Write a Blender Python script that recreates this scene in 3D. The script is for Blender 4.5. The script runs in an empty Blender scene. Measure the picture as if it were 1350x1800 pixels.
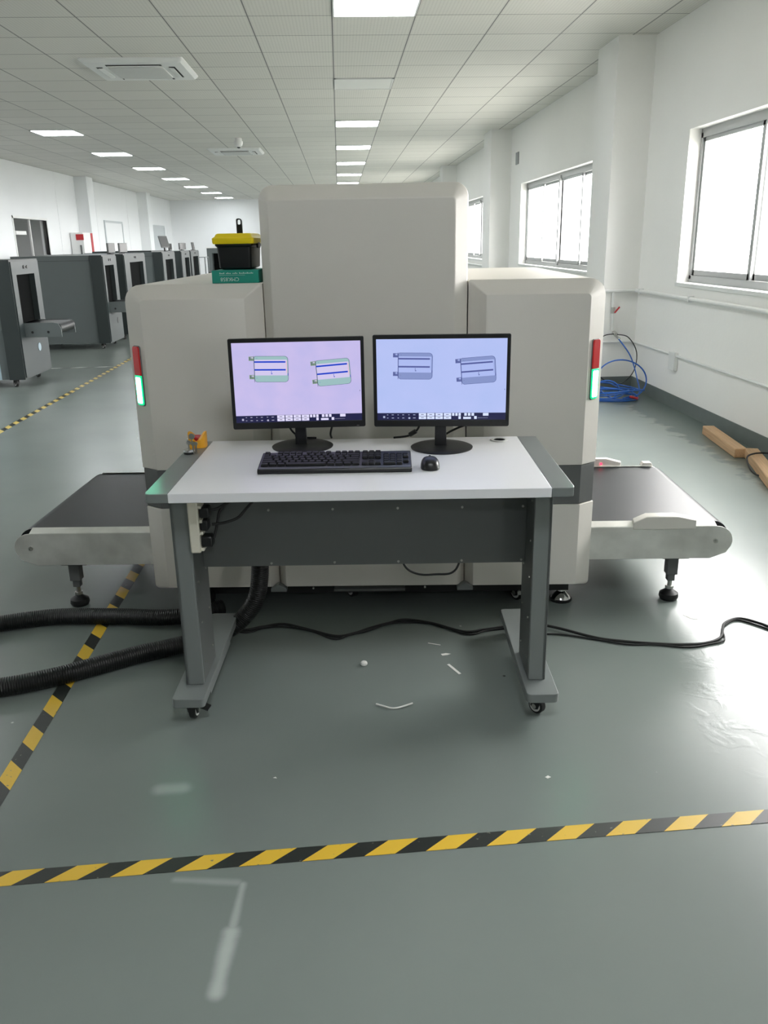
import bpy, bmesh, math, random
from mathutils import Vector, Matrix
random.seed(7)
PI = math.pi
SC = bpy.context.scene
COL = SC.collection

# ------------------------------------------------------------------ camera
CAM_H = 1.45
cam_data = bpy.data.cameras.new('camera')
cam = bpy.data.objects.new('camera', cam_data)
COL.objects.link(cam)
SC.camera = cam
cam_data.sensor_fit = 'VERTICAL'
cam_data.sensor_height = 36.0
cam_data.lens = 29.5
cam_data.clip_end = 300


def cam_axes(pitch, roll, yaw):
    cp, sp = math.cos(pitch), math.sin(pitch)
    fwd = Vector((0, cp, -sp)); right = Vector((1, 0, 0)); up = Vector((0, sp, cp))
    c, s = math.cos(roll), math.sin(roll)
    x = c * right + s * up
    u = -s * right + c * up
    R = Matrix.Rotation(yaw, 3, 'Z')
    return R @ x, R @ u, R @ fwd


_x, _u, _f = cam_axes(math.radians(17.85), math.radians(-1.02), math.radians(-2.64))
cam.matrix_world = Matrix(((_x.x, _u.x, -_f.x, 0), (_x.y, _u.y, -_f.y, 0),
                           (_x.z, _u.z, -_f.z, CAM_H), (0, 0, 0, 1)))

# ------------------------------------------------------------------ view, world, daylight
vs = SC.view_settings
vs.view_transform = 'Standard'
vs.look = 'None'
vs.exposure = 0.28
vs.gamma = 1.0
vs.use_curve_mapping = False
SC.cycles.max_bounces = 10
SC.cycles.diffuse_bounces = 6
SC.cycles.glossy_bounces = 4
SC.cycles.transparent_max_bounces = 12
SC.cycles.sample_clamp_indirect = 6.0

SKY_STRENGTH = 26.0
PANEL_STRENGTH = 24.0

world = bpy.data.worlds.new('overcast_sky')
SC.world = world
world.use_nodes = True
wb = world.node_tree.nodes['Background']
wb.inputs['Color'].default_value = (1.0, 0.99, 0.975, 1)
wb.inputs['Strength'].default_value = SKY_STRENGTH

# room dimensions (x across, y along the hall)
CEIL = 3.18
WX = 2.92          # window wall
LX = -6.75         # left wall
YB = 36.4          # far wall
YF = -9.5          # wall behind the photographer
WIN = [(-3.56, -2.2)] + [(3.16 + 6.72 * k, 7.40 + 6.72 * k) for k in range(0, 5)]  # first one is unseen, behind the camera, narrowed to set the frontal light
WZ0, WZ1 = 1.07, 2.29
for i, (a, b) in enumerate(WIN):
    ld = bpy.data.lights.new('window_portal', 'AREA')
    ld.shape = 'RECTANGLE'; ld.size = WZ1 - WZ0; ld.size_y = b - a
    ld.cycles.is_portal = True
    lo = bpy.data.objects.new('window_portal', ld)
    lo.location = (WX + 0.27, (a + b) / 2, (WZ0 + WZ1) / 2)
    lo.rotation_euler = (0, PI / 2, 0)      # faces -x, into the room
    COL.objects.link(lo)


# ------------------------------------------------------------------ materials
def lin(c):
    out = []
    for v in c[:3]:
        v = v / 255.0
        out.append(v / 12.92 if v <= 0.04045 else ((v + 0.055) / 1.055) ** 2.4)
    return out + [1.0]


def mat(name, rgb, rough=0.5, metal=0.0, vary=0.04, scale=6.0, bump=0.0, bscale=80.0, spec=0.5, coat=0.0, rvary=0.0):
    m = bpy.data.materials.new(name); m.use_nodes = True
    nt = m.node_tree; N = nt.nodes; L = nt.links
    b = N['Principled BSDF']
    b.inputs['Roughness'].default_value = rough
    b.inputs['Metallic'].default_value = metal
    b.inputs['Specular IOR Level'].default_value = spec
    if coat:
        b.inputs['Coat Weight'].default_value = coat
        b.inputs['Coat Roughness'].default_value = 0.1
    tc = N.new('ShaderNodeTexCoord')
    no = N.new('ShaderNodeTexNoise'); no.inputs['Scale'].default_value = scale
    no.inputs['Detail'].default_value = 4
    L.new(tc.outputs['Object'], no.inputs['Vector'])
    c = lin(rgb)
    mx = N.new('ShaderNodeMix'); mx.data_type = 'RGBA'
    mx.inputs[6].default_value = [max(0, v * (1 - vary)) for v in c[:3]] + [1]
    mx.inputs[7].default_value = [min(1, v * (1 + vary)) for v in c[:3]] + [1]
    L.new(no.outputs['Fac'], mx.inputs[0])
    L.new(mx.outputs[2], b.inputs['Base Color'])
    if rvary:
        mr = N.new('ShaderNodeMapRange')
        mr.inputs['To Min'].default_value = max(0.02, rough - rvary); mr.inputs['To Max'].default_value = rough + rvary
        mr.inputs['From Min'].default_value = 0.3; mr.inputs['From Max'].default_value = 0.7
        L.new(no.outputs['Fac'], mr.inputs['Value']); L.new(mr.outputs[0], b.inputs['Roughness'])
    if bump:
        n2 = N.new('ShaderNodeTexNoise'); n2.inputs['Scale'].default_value = bscale
        n2.inputs['Detail'].default_value = 3
        L.new(tc.outputs['Object'], n2.inputs['Vector'])
        bp = N.new('ShaderNodeBump'); bp.inputs['Strength'].default_value = bump
        bp.inputs['Distance'].default_value = 0.004
        L.new(n2.outputs['Fac'], bp.inputs['Height']); L.new(bp.outputs[0], b.inputs['Normal'])
    return m


def emis(name, rgb, strength, base=(20, 20, 20), rough=0.3):
    m = bpy.data.materials.new(name); m.use_nodes = True
    b = m.node_tree.nodes['Principled BSDF']
    b.inputs['Base Color'].default_value = lin(base)
    b.inputs['Roughness'].default_value = rough
    b.inputs['Emission Color'].default_value = lin(rgb)
    b.inputs['Emission Strength'].default_value = strength
    return m


def mnode(N, op, a=None, b=None, L=None, c=None):
    n = N.new('ShaderNodeMath'); n.operation = op
    for i, v in enumerate((a, b, c)):
        if v is None: continue
        if isinstance(v, (int, float)): n.inputs[i].default_value = v
        else: L.new(v, n.inputs[i])
    return n.outputs[0]


PALE_STREAKS = [(-0.276, 1.645, -0.286, 1.50, .013, .35), (-0.287, 1.50, -0.297, 1.345, .024, .5), (-0.44, 1.672, -0.29, 1.652, .016, .22), (-0.545, 2.029, -0.488, 2.033, .034, .3)]


def mat_floor():
    m = bpy.data.materials.new('painted_concrete_floor'); m.use_nodes = True
    nt = m.node_tree; N = nt.nodes; L = nt.links; b = N['Principled BSDF']
    tc = N.new('ShaderNodeTexCoord'); P = tc.outputs['Object']
    sx = N.new('ShaderNodeSeparateXYZ'); L.new(P, sx.inputs[0])
    n1 = N.new('ShaderNodeTexNoise'); n1.inputs['Scale'].default_value = 0.9; n1.inputs['Detail'].default_value = 6
    L.new(P, n1.inputs['Vector'])
    n2 = N.new('ShaderNodeTexNoise'); n2.inputs['Scale'].default_value = 7; n2.inputs['Detail'].default_value = 8
    L.new(P, n2.inputs['Vector'])
    r = N.new('ShaderNodeValToRGB')
    r.color_ramp.elements[0].position = 0.3; r.color_ramp.elements[0].color = lin((117, 126, 122))
    r.color_ramp.elements[1].position = 0.7; r.color_ramp.elements[1].color = lin((127, 135, 131))
    L.new(n1.outputs['Fac'], r.inputs[0])
    # greener repaint along the window wall, with a wavering edge
    e = mnode(N, 'MULTIPLY', n2.outputs['Fac'], 0.5, L)
    e = mnode(N, 'ADD', sx.outputs['X'], e, L)
    edge = N.new('ShaderNodeMapRange'); edge.inputs['From Min'].default_value = 2.78; edge.inputs['From Max'].default_value = 2.84
    L.new(e, edge.inputs['Value'])
    mx = N.new('ShaderNodeMix'); mx.data_type = 'RGBA'
    L.new(edge.outputs[0], mx.inputs[0]); L.new(r.outputs[0], mx.inputs[6]); mx.inputs[7].default_value = lin((100, 112, 108))
    # small paint spatters and chips
    v = N.new('ShaderNodeTexVoronoi'); v.inputs['Scale'].default_value = 3.1; L.new(P, v.inputs['Vector'])
    sp = N.new('ShaderNodeMapRange'); sp.inputs['From Min'].default_value = 0.012; sp.inputs['From Max'].default_value = 0.02
    sp.inputs['To Min'].default_value = 1; sp.inputs['To Max'].default_value = 0
    L.new(v.outputs['Distance'], sp.inputs['Value'])
    m2 = N.new('ShaderNodeMix'); m2.data_type = 'RGBA'
    L.new(sp.outputs[0], m2.inputs[0]); L.new(mx.outputs[2], m2.inputs[6]); m2.inputs[7].default_value = lin((176, 180, 174))
    v3 = N.new('ShaderNodeTexVoronoi'); v3.inputs['Scale'].default_value = 2.3
    mp = N.new('ShaderNodeMapping'); mp.inputs['Location'].default_value = (3.1, 1.7, 0); L.new(P, mp.inputs[0]); L.new(mp.outputs[0], v3.inputs['Vector'])
    s3 = N.new('ShaderNodeMapRange'); s3.inputs['From Min'].default_value = 0.010; s3.inputs['From Max'].default_value = 0.016
    s3.inputs['To Min'].default_value = 1; s3.inputs['To Max'].default_value = 0
    L.new(v3.outputs['Distance'], s3.inputs['Value'])
    m3 = N.new('ShaderNodeMix'); m3.data_type = 'RGBA'
    L.new(s3.outputs[0], m3.inputs[0]); L.new(m2.outputs[2], m3.inputs[6]); m3.inputs[7].default_value = lin((45, 48, 45))
    # pale streaks with noisy edges, mixed over the floor colour
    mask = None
    for (ax, ay, bx, by, w0, k) in PALE_STREAKS:
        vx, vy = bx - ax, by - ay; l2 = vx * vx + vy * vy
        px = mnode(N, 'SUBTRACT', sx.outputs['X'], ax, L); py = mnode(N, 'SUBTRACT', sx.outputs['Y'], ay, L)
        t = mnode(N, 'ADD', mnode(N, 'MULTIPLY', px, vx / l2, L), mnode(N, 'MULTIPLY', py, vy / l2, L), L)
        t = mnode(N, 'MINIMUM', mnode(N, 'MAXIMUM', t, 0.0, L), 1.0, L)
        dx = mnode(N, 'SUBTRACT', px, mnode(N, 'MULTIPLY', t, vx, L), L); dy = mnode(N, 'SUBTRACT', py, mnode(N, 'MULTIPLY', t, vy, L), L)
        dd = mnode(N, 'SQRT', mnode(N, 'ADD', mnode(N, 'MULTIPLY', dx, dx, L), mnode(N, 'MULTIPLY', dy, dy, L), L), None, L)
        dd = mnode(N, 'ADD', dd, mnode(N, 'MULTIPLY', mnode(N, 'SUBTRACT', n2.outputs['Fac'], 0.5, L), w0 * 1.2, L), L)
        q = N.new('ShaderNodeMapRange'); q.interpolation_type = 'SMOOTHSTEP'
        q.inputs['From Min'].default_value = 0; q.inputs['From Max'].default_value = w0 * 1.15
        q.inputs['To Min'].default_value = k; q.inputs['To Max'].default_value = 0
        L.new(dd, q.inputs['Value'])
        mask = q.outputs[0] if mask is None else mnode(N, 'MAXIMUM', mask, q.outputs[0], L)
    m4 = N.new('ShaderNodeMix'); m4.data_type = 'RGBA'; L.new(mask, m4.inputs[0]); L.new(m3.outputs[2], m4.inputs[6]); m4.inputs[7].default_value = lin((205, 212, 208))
    L.new(m4.outputs[2], b.inputs['Base Color'])
    b.inputs['Roughness'].default_value = 0.27
    b.inputs['Specular IOR Level'].default_value = 0.5
    # blistered, trowelled patch at the right foreground
    d = N.new('ShaderNodeVectorMath'); d.operation = 'DISTANCE'; L.new(P, d.inputs[0]); d.inputs[1].default_value = (1.75, 2.35, 0)
    pm = N.new('ShaderNodeMapRange'); pm.inputs['From Min'].default_value = 0.25; pm.inputs['From Max'].default_value = 0.8
    pm.inputs['To Min'].default_value = 1; pm.inputs['To Max'].default_value = 0.0
    L.new(d.outputs['Value'], pm.inputs['Value'])
    n3 = N.new('ShaderNodeTexNoise'); n3.inputs['Scale'].default_value = 9; n3.inputs['Detail'].default_value = 5; n3.inputs['Distortion'].default_value = 1.2
    L.new(P, n3.inputs['Vector'])
    ridge = N.new('ShaderNodeMapRange'); ridge.inputs['From Min'].default_value = 0.5; ridge.inputs['From Max'].default_value = 0.62
    L.new(n3.outputs['Fac'], ridge.inputs['Value'])
    h = mnode(N, 'MULTIPLY', ridge.outputs[0], pm.outputs[0], L)
    n4 = N.new('ShaderNodeTexNoise'); n4.inputs['Scale'].default_value = 2.2; n4.inputs['Detail'].default_value = 2; L.new(P, n4.inputs['Vector'])
    h2 = mnode(N, 'MULTIPLY', n4.outputs['Fac'], 1.5, L)
    bp = N.new('ShaderNodeBump'); bp.inputs['Strength'].default_value = 0.22; bp.inputs['Distance'].default_value = 0.004
    L.new(h, bp.inputs['Height']); L.new(bp.outputs[0], b.inputs['Normal'])
    return m


TILE = 0.674
TX0, TY0 = 0.005, 7.62


def mat_ceiling():
    m = bpy.data.materials.new('perforated_ceiling_tiles'); m.use_nodes = True
    nt = m.node_tree; N = nt.nodes; L = nt.links; b = N['Principled BSDF']
    b.inputs['Roughness'].default_value = 0.55
    tc = N.new('ShaderNodeTexCoord'); P = tc.outputs['Object']
    s = N.new('ShaderNodeSeparateXYZ'); L.new(P, s.inputs[0])

    def cell(o, off):
        t = mnode(N, 'SUBTRACT', o, off, L); t = mnode(N, 'DIVIDE', t, TILE, L)
        fl = mnode(N, 'FLOOR', t, None, L); f = mnode(N, 'SUBTRACT', t, fl, L)
        a = mnode(N, 'SUBTRACT', f, 0.5, L); a = mnode(N, 'ABSOLUTE', a, None, L)
        return fl, mnode(N, 'GREATER_THAN', a, 0.5 - 0.0085, L), f
    fx, lx, ux = cell(s.outputs['X'], TX0); fy, ly, uy = cell(s.outputs['Y'], TY0)
    line = mnode(N, 'MAXIMUM', lx, ly, L)
    cv = N.new('ShaderNodeCombineXYZ'); L.new(fx, cv.inputs[0]); L.new(fy, cv.inputs[1])
    wn = N.new('ShaderNodeTexWhiteNoise'); L.new(cv.outputs[0], wn.inputs['Vector'])
    c1 = N.new('ShaderNodeMix'); c1.data_type = 'RGBA'; L.new(wn.outputs['Value'], c1.inputs[0])
    c1.inputs[6].default_value = lin((212, 210, 203)); c1.inputs[7].default_value = lin((220, 218, 211))
    # perforation dots
    def dots(o):
        t = mnode(N, 'MULTIPLY', o, 24.0, L); fr = mnode(N, 'FRACT', t, None, L)
        fr = mnode(N, 'SUBTRACT', fr, 0.5, L); return mnode(N, 'MULTIPLY', fr, fr, L)
    dd = mnode(N, 'ADD', dots(ux), dots(uy), L)
    dot = mnode(N, 'LESS_THAN', dd, 0.05, L)
    dot = mnode(N, 'MULTIPLY', dot, 0.22, L)
    c2 = N.new('ShaderNodeMix'); c2.data_type = 'RGBA'; L.new(dot, c2.inputs[0]); L.new(c1.outputs[2], c2.inputs[6])
    c2.inputs[7].default_value = lin((90, 90, 88))
    c3 = N.new('ShaderNodeMix'); c3.data_type = 'RGBA'; L.new(line, c3.inputs[0]); L.new(c2.outputs[2], c3.inputs[6])
    c3.inputs[7].default_value = lin((112, 112, 110))
    L.new(c3.outputs[2], b.inputs['Base Color'])
    bp = N.new('ShaderNodeBump'); bp.inputs['Strength'].default_value = 0.5; bp.inputs['Distance'].default_value = 0.01
    inv = mnode(N, 'SUBTRACT', 1.0, line, L)
    L.new(inv, bp.inputs['Height']); L.new(bp.outputs[0], b.inputs['Normal'])
    return m


def mat_tape(slant, off, per, light):
    m = bpy.data.materials.new('hazard_stripe_tape'); m.use_nodes = True
    nt = m.node_tree; N = nt.nodes; L = nt.links; b = N['Principled BSDF']
    b.inputs['Roughness'].default_value = 0.38
    tc = N.new('ShaderNodeTexCoord'); P = tc.outputs['Object']
    s = N.new('ShaderNodeSeparateXYZ'); L.new(P, s.inputs[0])
    t = mnode(N, 'MULTIPLY', s.outputs['Y'], slant, L)
    t = mnode(N, 'ADD', t, s.outputs['X'], L); t = mnode(N, 'ADD', t, off, L)
    t = mnode(N, 'DIVIDE', t, per, L); t = mnode(N, 'FRACT', t, None, L)
    t = mnode(N, 'GREATER_THAN', t, 0.5, L)
    n = N.new('ShaderNodeTexNoise'); n.inputs['Scale'].default_value = 60; n.inputs['Detail'].default_value = 6; L.new(P, n.inputs['Vector'])
    w = N.new('ShaderNodeMapRange'); w.inputs['From Min'].default_value = 0.66; w.inputs['From Max'].default_value = 0.72
    L.new(n.outputs['Fac'], w.inputs['Value'])
    c = N.new('ShaderNodeMix'); c.data_type = 'RGBA'; L.new(t, c.inputs[0])
    c.inputs[6].default_value = lin(light); c.inputs[7].default_value = lin((42, 46, 44))
    c2 = N.new('ShaderNodeMix'); c2.data_type = 'RGBA'; L.new(w.outputs[0], c2.inputs[0]); L.new(c.outputs[2], c2.inputs[6])
    c2.inputs[7].default_value = lin((120, 122, 110))
    L.new(c2.outputs[2], b.inputs['Base Color'])
    return m


def mat_brushed(name, rgb, rough):
    m = bpy.data.materials.new(name); m.use_nodes = True
    nt = m.node_tree; N = nt.nodes; L = nt.links; b = N['Principled BSDF']
    b.inputs['Metallic'].default_value = 0.5
    tc = N.new('ShaderNodeTexCoord')
    mp = N.new('ShaderNodeMapping'); mp.inputs['Scale'].default_value = (1.2, 60, 60)
    n = N.new('ShaderNodeTexNoise'); n.inputs['Scale'].default_value = 5; n.inputs['Detail'].default_value = 4
    L.new(tc.outputs['Object'], mp.inputs[0]); L.new(mp.outputs[0], n.inputs['Vector'])
    n2 = N.new('ShaderNodeTexNoise'); n2.inputs['Scale'].default_value = 9; n2.inputs['Detail'].default_value = 5
    L.new(tc.outputs['Object'], n2.inputs['Vector'])
    c = N.new('ShaderNodeMix'); c.data_type = 'RGBA'; L.new(n2.outputs['Fac'], c.inputs[0])
    l = lin(rgb)
    c.inputs[6].default_value = [v * 0.62 for v in l[:3]] + [1]; c.inputs[7].default_value = [min(1, v * 1.3) for v in l[:3]] + [1]
    L.new(c.outputs[2], b.inputs['Base Color'])
    r = N.new('ShaderNodeMapRange'); r.inputs['To Min'].default_value = rough - 0.07; r.inputs['To Max'].default_value = rough + 0.12
    L.new(n.outputs['Fac'], r.inputs['Value']); L.new(r.outputs[0], b.inputs['Roughness'])
    return m


def mat_glass(name='window_glass', fac=0.92, tint=(253, 253, 253)):
    m = bpy.data.materials.new(name); m.use_nodes = True
    nt = m.node_tree; N = nt.nodes; L = nt.links
    N.remove(N['Principled BSDF'])
    tr = N.new('ShaderNodeBsdfTransparent'); tr.inputs[0].default_value = lin(tint)
    gl = N.new('ShaderNodeBsdfGlossy'); gl.inputs['Roughness'].default_value = 0.02
    fr = N.new('ShaderNodeFresnel')
    ge = N.new('ShaderNodeNewGeometry')          # thin pane: same reflectance from either face
    i1 = mnode(N, 'MULTIPLY', ge.outputs['Backfacing'], -0.7603, L); i1 = mnode(N, 'ADD', i1, 1.45, L)
    L.new(i1, fr.inputs[0])
    mx = N.new('ShaderNodeMixShader'); L.new(fr.outputs[0], mx.inputs[0]); L.new(tr.outputs[0], mx.inputs[1]); L.new(gl.outputs[0], mx.inputs[2])
    L.new(mx.outputs[0], N['Material Output'].inputs[0])
    return m


def mat_wood(name, rgb):
    m = mat(name, rgb, 0.6, vary=0.1)
    nt = m.node_tree; N = nt.nodes; L = nt.links; b = N['Principled BSDF']
    tc = N.new('ShaderNodeTexCoord'); mp = N.new('ShaderNodeMapping'); mp.inputs['Scale'].default_value = (1.5, 30, 30)
    n = N.new('ShaderNodeTexNoise'); n.inputs['Scale'].default_value = 3; n.inputs['Detail'].default_value = 6
    L.new(tc.outputs['Object'], mp.inputs[0]); L.new(mp.outputs[0], n.inputs['Vector'])
    c = N.new('ShaderNodeMix'); c.data_type = 'RGBA'; L.new(n.outputs['Fac'], c.inputs[0])
    l = lin(rgb)
    c.inputs[6].default_value = [v * 0.65 for v in l[:3]] + [1]; c.inputs[7].default_value = [min(1, v * 1.3) for v in l[:3]] + [1]
    L.new(c.outputs[2], b.inputs['Base Color'])
    return m


M = {}
M['wall'] = mat('white_wall_paint', (244, 243, 240), 0.6, vary=0.03, scale=1.5, bump=0.25, bscale=25)
M['wall_left'] = mat('white_panel_wall', (230, 232, 233), 0.5, vary=0.03, scale=1.2)
M['band'] = mat('grey_painted_skirting', (104, 112, 110), 0.5, vary=0.12, scale=9)
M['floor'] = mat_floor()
M['ceil'] = mat_ceiling()
M['cream'] = mat('off_white_powder_coat', (222, 218, 210), 0.42, vary=0.015, bump=0.06, bscale=500)
M['bandgrey'] = mat('dark_grey_powder_coat', (98, 100, 99), 0.45, vary=0.03, bump=0.06, bscale=500)
M['midgrey'] = mat('mid_grey_powder_coat', (122, 127, 126), 0.3, vary=0.03, bump=0.05, bscale=500)
M['legpanel'] = mat('charcoal_grey_sheet', (98, 101, 100), 0.42, vary=0.03)
M['white'] = mat('white_laminate', (236, 236, 238), 0.3, vary=0.01)
M['steel'] = mat_brushed('brushed_stainless_steel', (232, 230, 222), 0.38)
M['zinc'] = mat('zinc_plated_steel', (190, 190, 185), 0.3, 1.0)
M['chrome'] = mat('polished_chrome', (220, 220, 220), 0.12, 1.0)
M['belt'] = mat('black_conveyor_belt', (22, 25, 28), 0.40, vary=0.1, scale=3, bump=0.03, bscale=400, spec=0.3)
M['rubber'] = mat('black_rubber', (24, 25, 25), 0.55, vary=0.1)
M['black'] = mat('black_plastic', (22, 23, 24), 0.38, vary=0.05)
M['keyblack'] = mat('black_key_plastic', (15, 16, 18), 0.5, vary=0.05, spec=0.35)
M['satin'] = mat('satin_black_plastic', (22, 23, 25), 0.36, vary=0.05)
M['dark'] = mat('dark_chassis_steel', (26, 27, 27), 0.6, vary=0.1)
M['void'] = mat('dark_tunnel_interior', (10, 12, 12), 0.95, spec=0.1, vary=0.1)
M['oldgrey'] = mat('scanner_grey_paint', (92, 99, 99), 0.42, vary=0.03)
M['olddark'] = mat('scanner_dark_grey_paint', (46, 53, 53), 0.42, vary=0.04)
M['oldgrey_shaded'] = mat('scanner_grey_shaded_face', (50, 58, 59), 0.42, vary=0.03)  # same paint as the body, colour darkened to stand for weaker window light
M['paleblue'] = mat('pale_blue_inner_panel', (158, 178, 188), 0.5, vary=0.05)
M['yellow'] = mat('yellow_plastic', (250, 222, 20), 0.4, vary=0.03)
M['amber'] = mat('amber_plastic', (240, 172, 40), 0.4, vary=0.03)
M['redp'] = mat('red_plastic', (176, 30, 36), 0.35, vary=0.05)
M['teal'] = mat('teal_printed_card', (28, 146, 128), 0.5, vary=0.06, scale=14)
M['print'] = mat('pale_grey_print', (206, 226, 220), 0.5, vary=0.05)
M['blue'] = mat('blue_cable_sheath', (32, 92, 176), 0.4, vary=0.05)
M['hose'] = mat('black_corrugated_conduit', (7, 8, 8), 0.42, vary=0.1)
M['alu'] = mat('aluminium_window_frame', (176, 178, 178), 0.45, 0.3, vary=0.04)
M['glass'] = mat_glass()
M['paper'] = mat('white_paper', (232, 232, 226), 0.7, vary=0.03)
M['ivory'] = mat('ivory_plastic', (216, 212, 196), 0.4, vary=0.02)
M['acwhite'] = mat('white_moulded_plastic', (228, 229, 227), 0.45, vary=0.01)
M['acgrille'] = mat('pale_grey_grille', (200, 201, 198), 0.5, vary=0.03, bump=0.3, bscale=120)
M['wood'] = mat_wood('pine_timber', (196, 160, 122))
M['doorgrey'] = mat('pale_grey_door', (186, 192, 194), 0.4, vary=0.02)
M['roomgrey'] = mat('side_room_grey', (140, 148, 148), 0.6, vary=0.1, scale=2)
M['lightpanel'] = emis('lit_diffuser', (247, 251, 255), PANEL_STRENGTH, base=(230, 230, 230))
M['offpanel'] = mat('unlit_diffuser', (226, 226, 222), 0.5, vary=0.01)
M['green_on'] = emis('green_lamp_lit', (110, 255, 205), 28.0, base=(40, 200, 130))
M['green_edge'] = emis('green_lamp_rim', (0, 205, 130), 1.1, base=(0, 150, 90))
M['red_lamp'] = emis('red_lamp_unlit_lens', (150, 12, 12), 0.35, base=(140, 18, 22), rough=0.25)
M['led'] = emis('red_led', (255, 40, 70), 4.0)
M['ground'] = mat('outside_concrete', (150, 150, 145), 0.8, vary=0.1, scale=1)
M['outwall'] = mat('outside_yellow_wall', (226, 222, 150), 0.8, vary=0.05)


# ------------------------------------------------------------------ mesh helpers
class MB:
    """collects shapes in frame coordinates and links them as one mesh object"""

    def __init__(s):
        s.v = []; s.f = []; s.mi = []; s.T = Matrix.Identity(4); s.m = 0

    def _add(s, vs_, fs):
        o = len(s.v)
        s.v += [tuple(s.T @ Vector(p)) for p in vs_]
        s.f += [tuple(i + o for i in f) for f in fs]
        s.mi += [s.m] * len(fs)
        return s

    def box(s, x0, x1, y0, y1, z0, z1):
        v = [(x, y, z) for z in (z0, z1) for y in (y0, y1) for x in (x0, x1)]
        return s._add(v, [(0, 2, 3, 1), (4, 5, 7, 6), (0, 1, 5, 4), (2, 6, 7, 3), (0, 4, 6, 2), (1, 3, 7, 5)])

    def rings(s, rings, cap=True, closed=False):
        n = len(rings[0]); v = [p for r in rings for p in r]; f = []
        k = len(rings)
        for i in range(k if closed else k - 1):
            a = i * n; b = ((i + 1) % k) * n
            for j in range(n):
                f.append((a + j, a + (j + 1) % n, b + (j + 1) % n, b + j))
        if cap and not closed:
            f.append(tuple(range(n))[::-1]); f.append(tuple(range((k - 1) * n, k * n)))
        return s._add(v, f)

    def prism(s, poly, axis, a, b):
        def P(p, t):
            return {'x': (t, p[0], p[1]), 'y': (p[0], t, p[1]), 'z': (p[0], p[1], t)}[axis]
        return s.rings([[P(p, a) for p in poly], [P(p, b) for p in poly]])

    def cyl(s, p0, p1, r, n=16, r1=None):
        p0, p1 = Vector(p0), Vector(p1); d = (p1 - p0).normalized()
        u = d.orthogonal().normalized(); w = d.cross(u)
        r1 = r if r1 is None else r1
        R = [[tuple(p + (u * math.cos(2 * PI * i / n) + w * math.sin(2 * PI * i / n)) * q) for i in range(n)] for p, q in ((p0, r), (p1, r1))]
        return s.rings(R)

    def lathe(s, prof, c, n=24):
        R = [[(c[0] + r * math.cos(2 * PI * i / n), c[1] + r * math.sin(2 * PI * i / n), c[2] + z) for i in range(n)] for r, z in prof]
        return s.rings(R)

    def tube(s, pts, r, n=8, closed=False, sub=8, ridge=0.0, spacing=0.006):
        pts = [Vector(p) for p in pts]
        P = []
        k = len(pts)
        if sub > 1 and k > 2:
            for i in range(k if closed else k - 1):
                g = lambda j: pts[j % k] if closed else pts[max(0, min(k - 1, j))]
                p0, p1, p2, p3 = g(i - 1), g(i), g(i + 1), g(i + 2)
                for t in range(sub):
                    t = t / sub
                    P.append(0.5 * ((2 * p1) + (-p0 + p2) * t + (2 * p0 - 5 * p1 + 4 * p2 - p3) * t * t + (-p0 + 3 * p1 - 3 * p2 + p3) * t ** 3))
            if not closed: P.append(pts[-1])
        else:
            P = pts
        if ridge:
            Q = [P[0]]; acc = 0.0
            for a, b in zip(P, P[1:]):
                d = (b - a).length; t = spacing - acc
                while t <= d:
                    Q.append(a + (b - a) * (t / d)); t += spacing
                acc = d - (t - spacing)
            P = Q
        rings = []; u = None
        m = len(P)
        for i, p in enumerate(P):
            a = P[(i - 1) % m] if closed or i > 0 else p
            b = P[(i + 1) % m] if closed or i < m - 1 else p
            d = (b - a).normalized()
            if u is None: u = d.orthogonal().normalized()
            else: u = (u - d * u.dot(d)).normalized()
            w = d.cross(u)
            rr = r + (ridge if i % 2 else -ridge)
            rings.append([tuple(p + (u * math.cos(2 * PI * j / n) + w * math.sin(2 * PI * j / n)) * rr) for j in range(n)])
        return s.rings(rings, closed=closed)

    def build(s, name, mt, parent=None, bevel=0.0, smooth=True, seg=2):
        o0 = ORG.get(parent.name, Vector((0, 0, 0))) if parent else Vector((0, 0, 0))
        me = bpy.data.meshes.new(name)
        me.from_pydata([tuple(Vector(p) - o0) for p in s.v], [], s.f)
        mats = mt if isinstance(mt, (list, tuple)) else [mt]
        for m_ in mats: me.materials.append(m_)
        if len(mats) > 1:
            me.polygons.foreach_set('material_index', s.mi)
        bm = bmesh.new(); bm.from_mesh(me); bmesh.ops.recalc_face_normals(bm, faces=bm.faces); bm.to_mesh(me); bm.free()
        if smooth:
            me.polygons.foreach_set('use_smooth', [True] * len(me.polygons))
            me.set_sharp_from_angle(angle=math.radians(32))
        me.update()
        o = bpy.data.objects.new(name, me); COL.objects.link(o)
        if parent: o.parent = parent
        ORG[o.name] = o0
        if bevel:
            md = o.modifiers.new('bevel', 'BEVEL'); md.width = bevel; md.segments = seg; md.limit_method = 'ANGLE'
            md.angle_limit = math.radians(40); md.harden_normals = False
        return o


ORG = {}


def fw(p, yaw):                       # frame point -> world
    a = math.radians(yaw)
    return Vector((math.cos(a) * p[0] - math.sin(a) * p[1], math.sin(a) * p[0] + math.cos(a) * p[1], p[2]))


def tag(o, label, cat, group=None, kind=None):
    o['label'] = label; o['category'] = cat
    if group: o['group'] = group
    if kind: o['kind'] = kind
    return o


def thing(name, origin, yaw, label, cat, group=None):
    """an Empty at the thing's base; parts are then given in the coordinates of the yawed frame"""
    o = bpy.data.objects.new(name, None); COL.objects.link(o)
    o.empty_display_size = 0.1
    o.location = fw(origin, yaw); o.rotation_euler = (0, 0, math.radians(yaw))
    ORG[o.name] = Vector(origin)
    return tag(o, label, cat, group)


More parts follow.
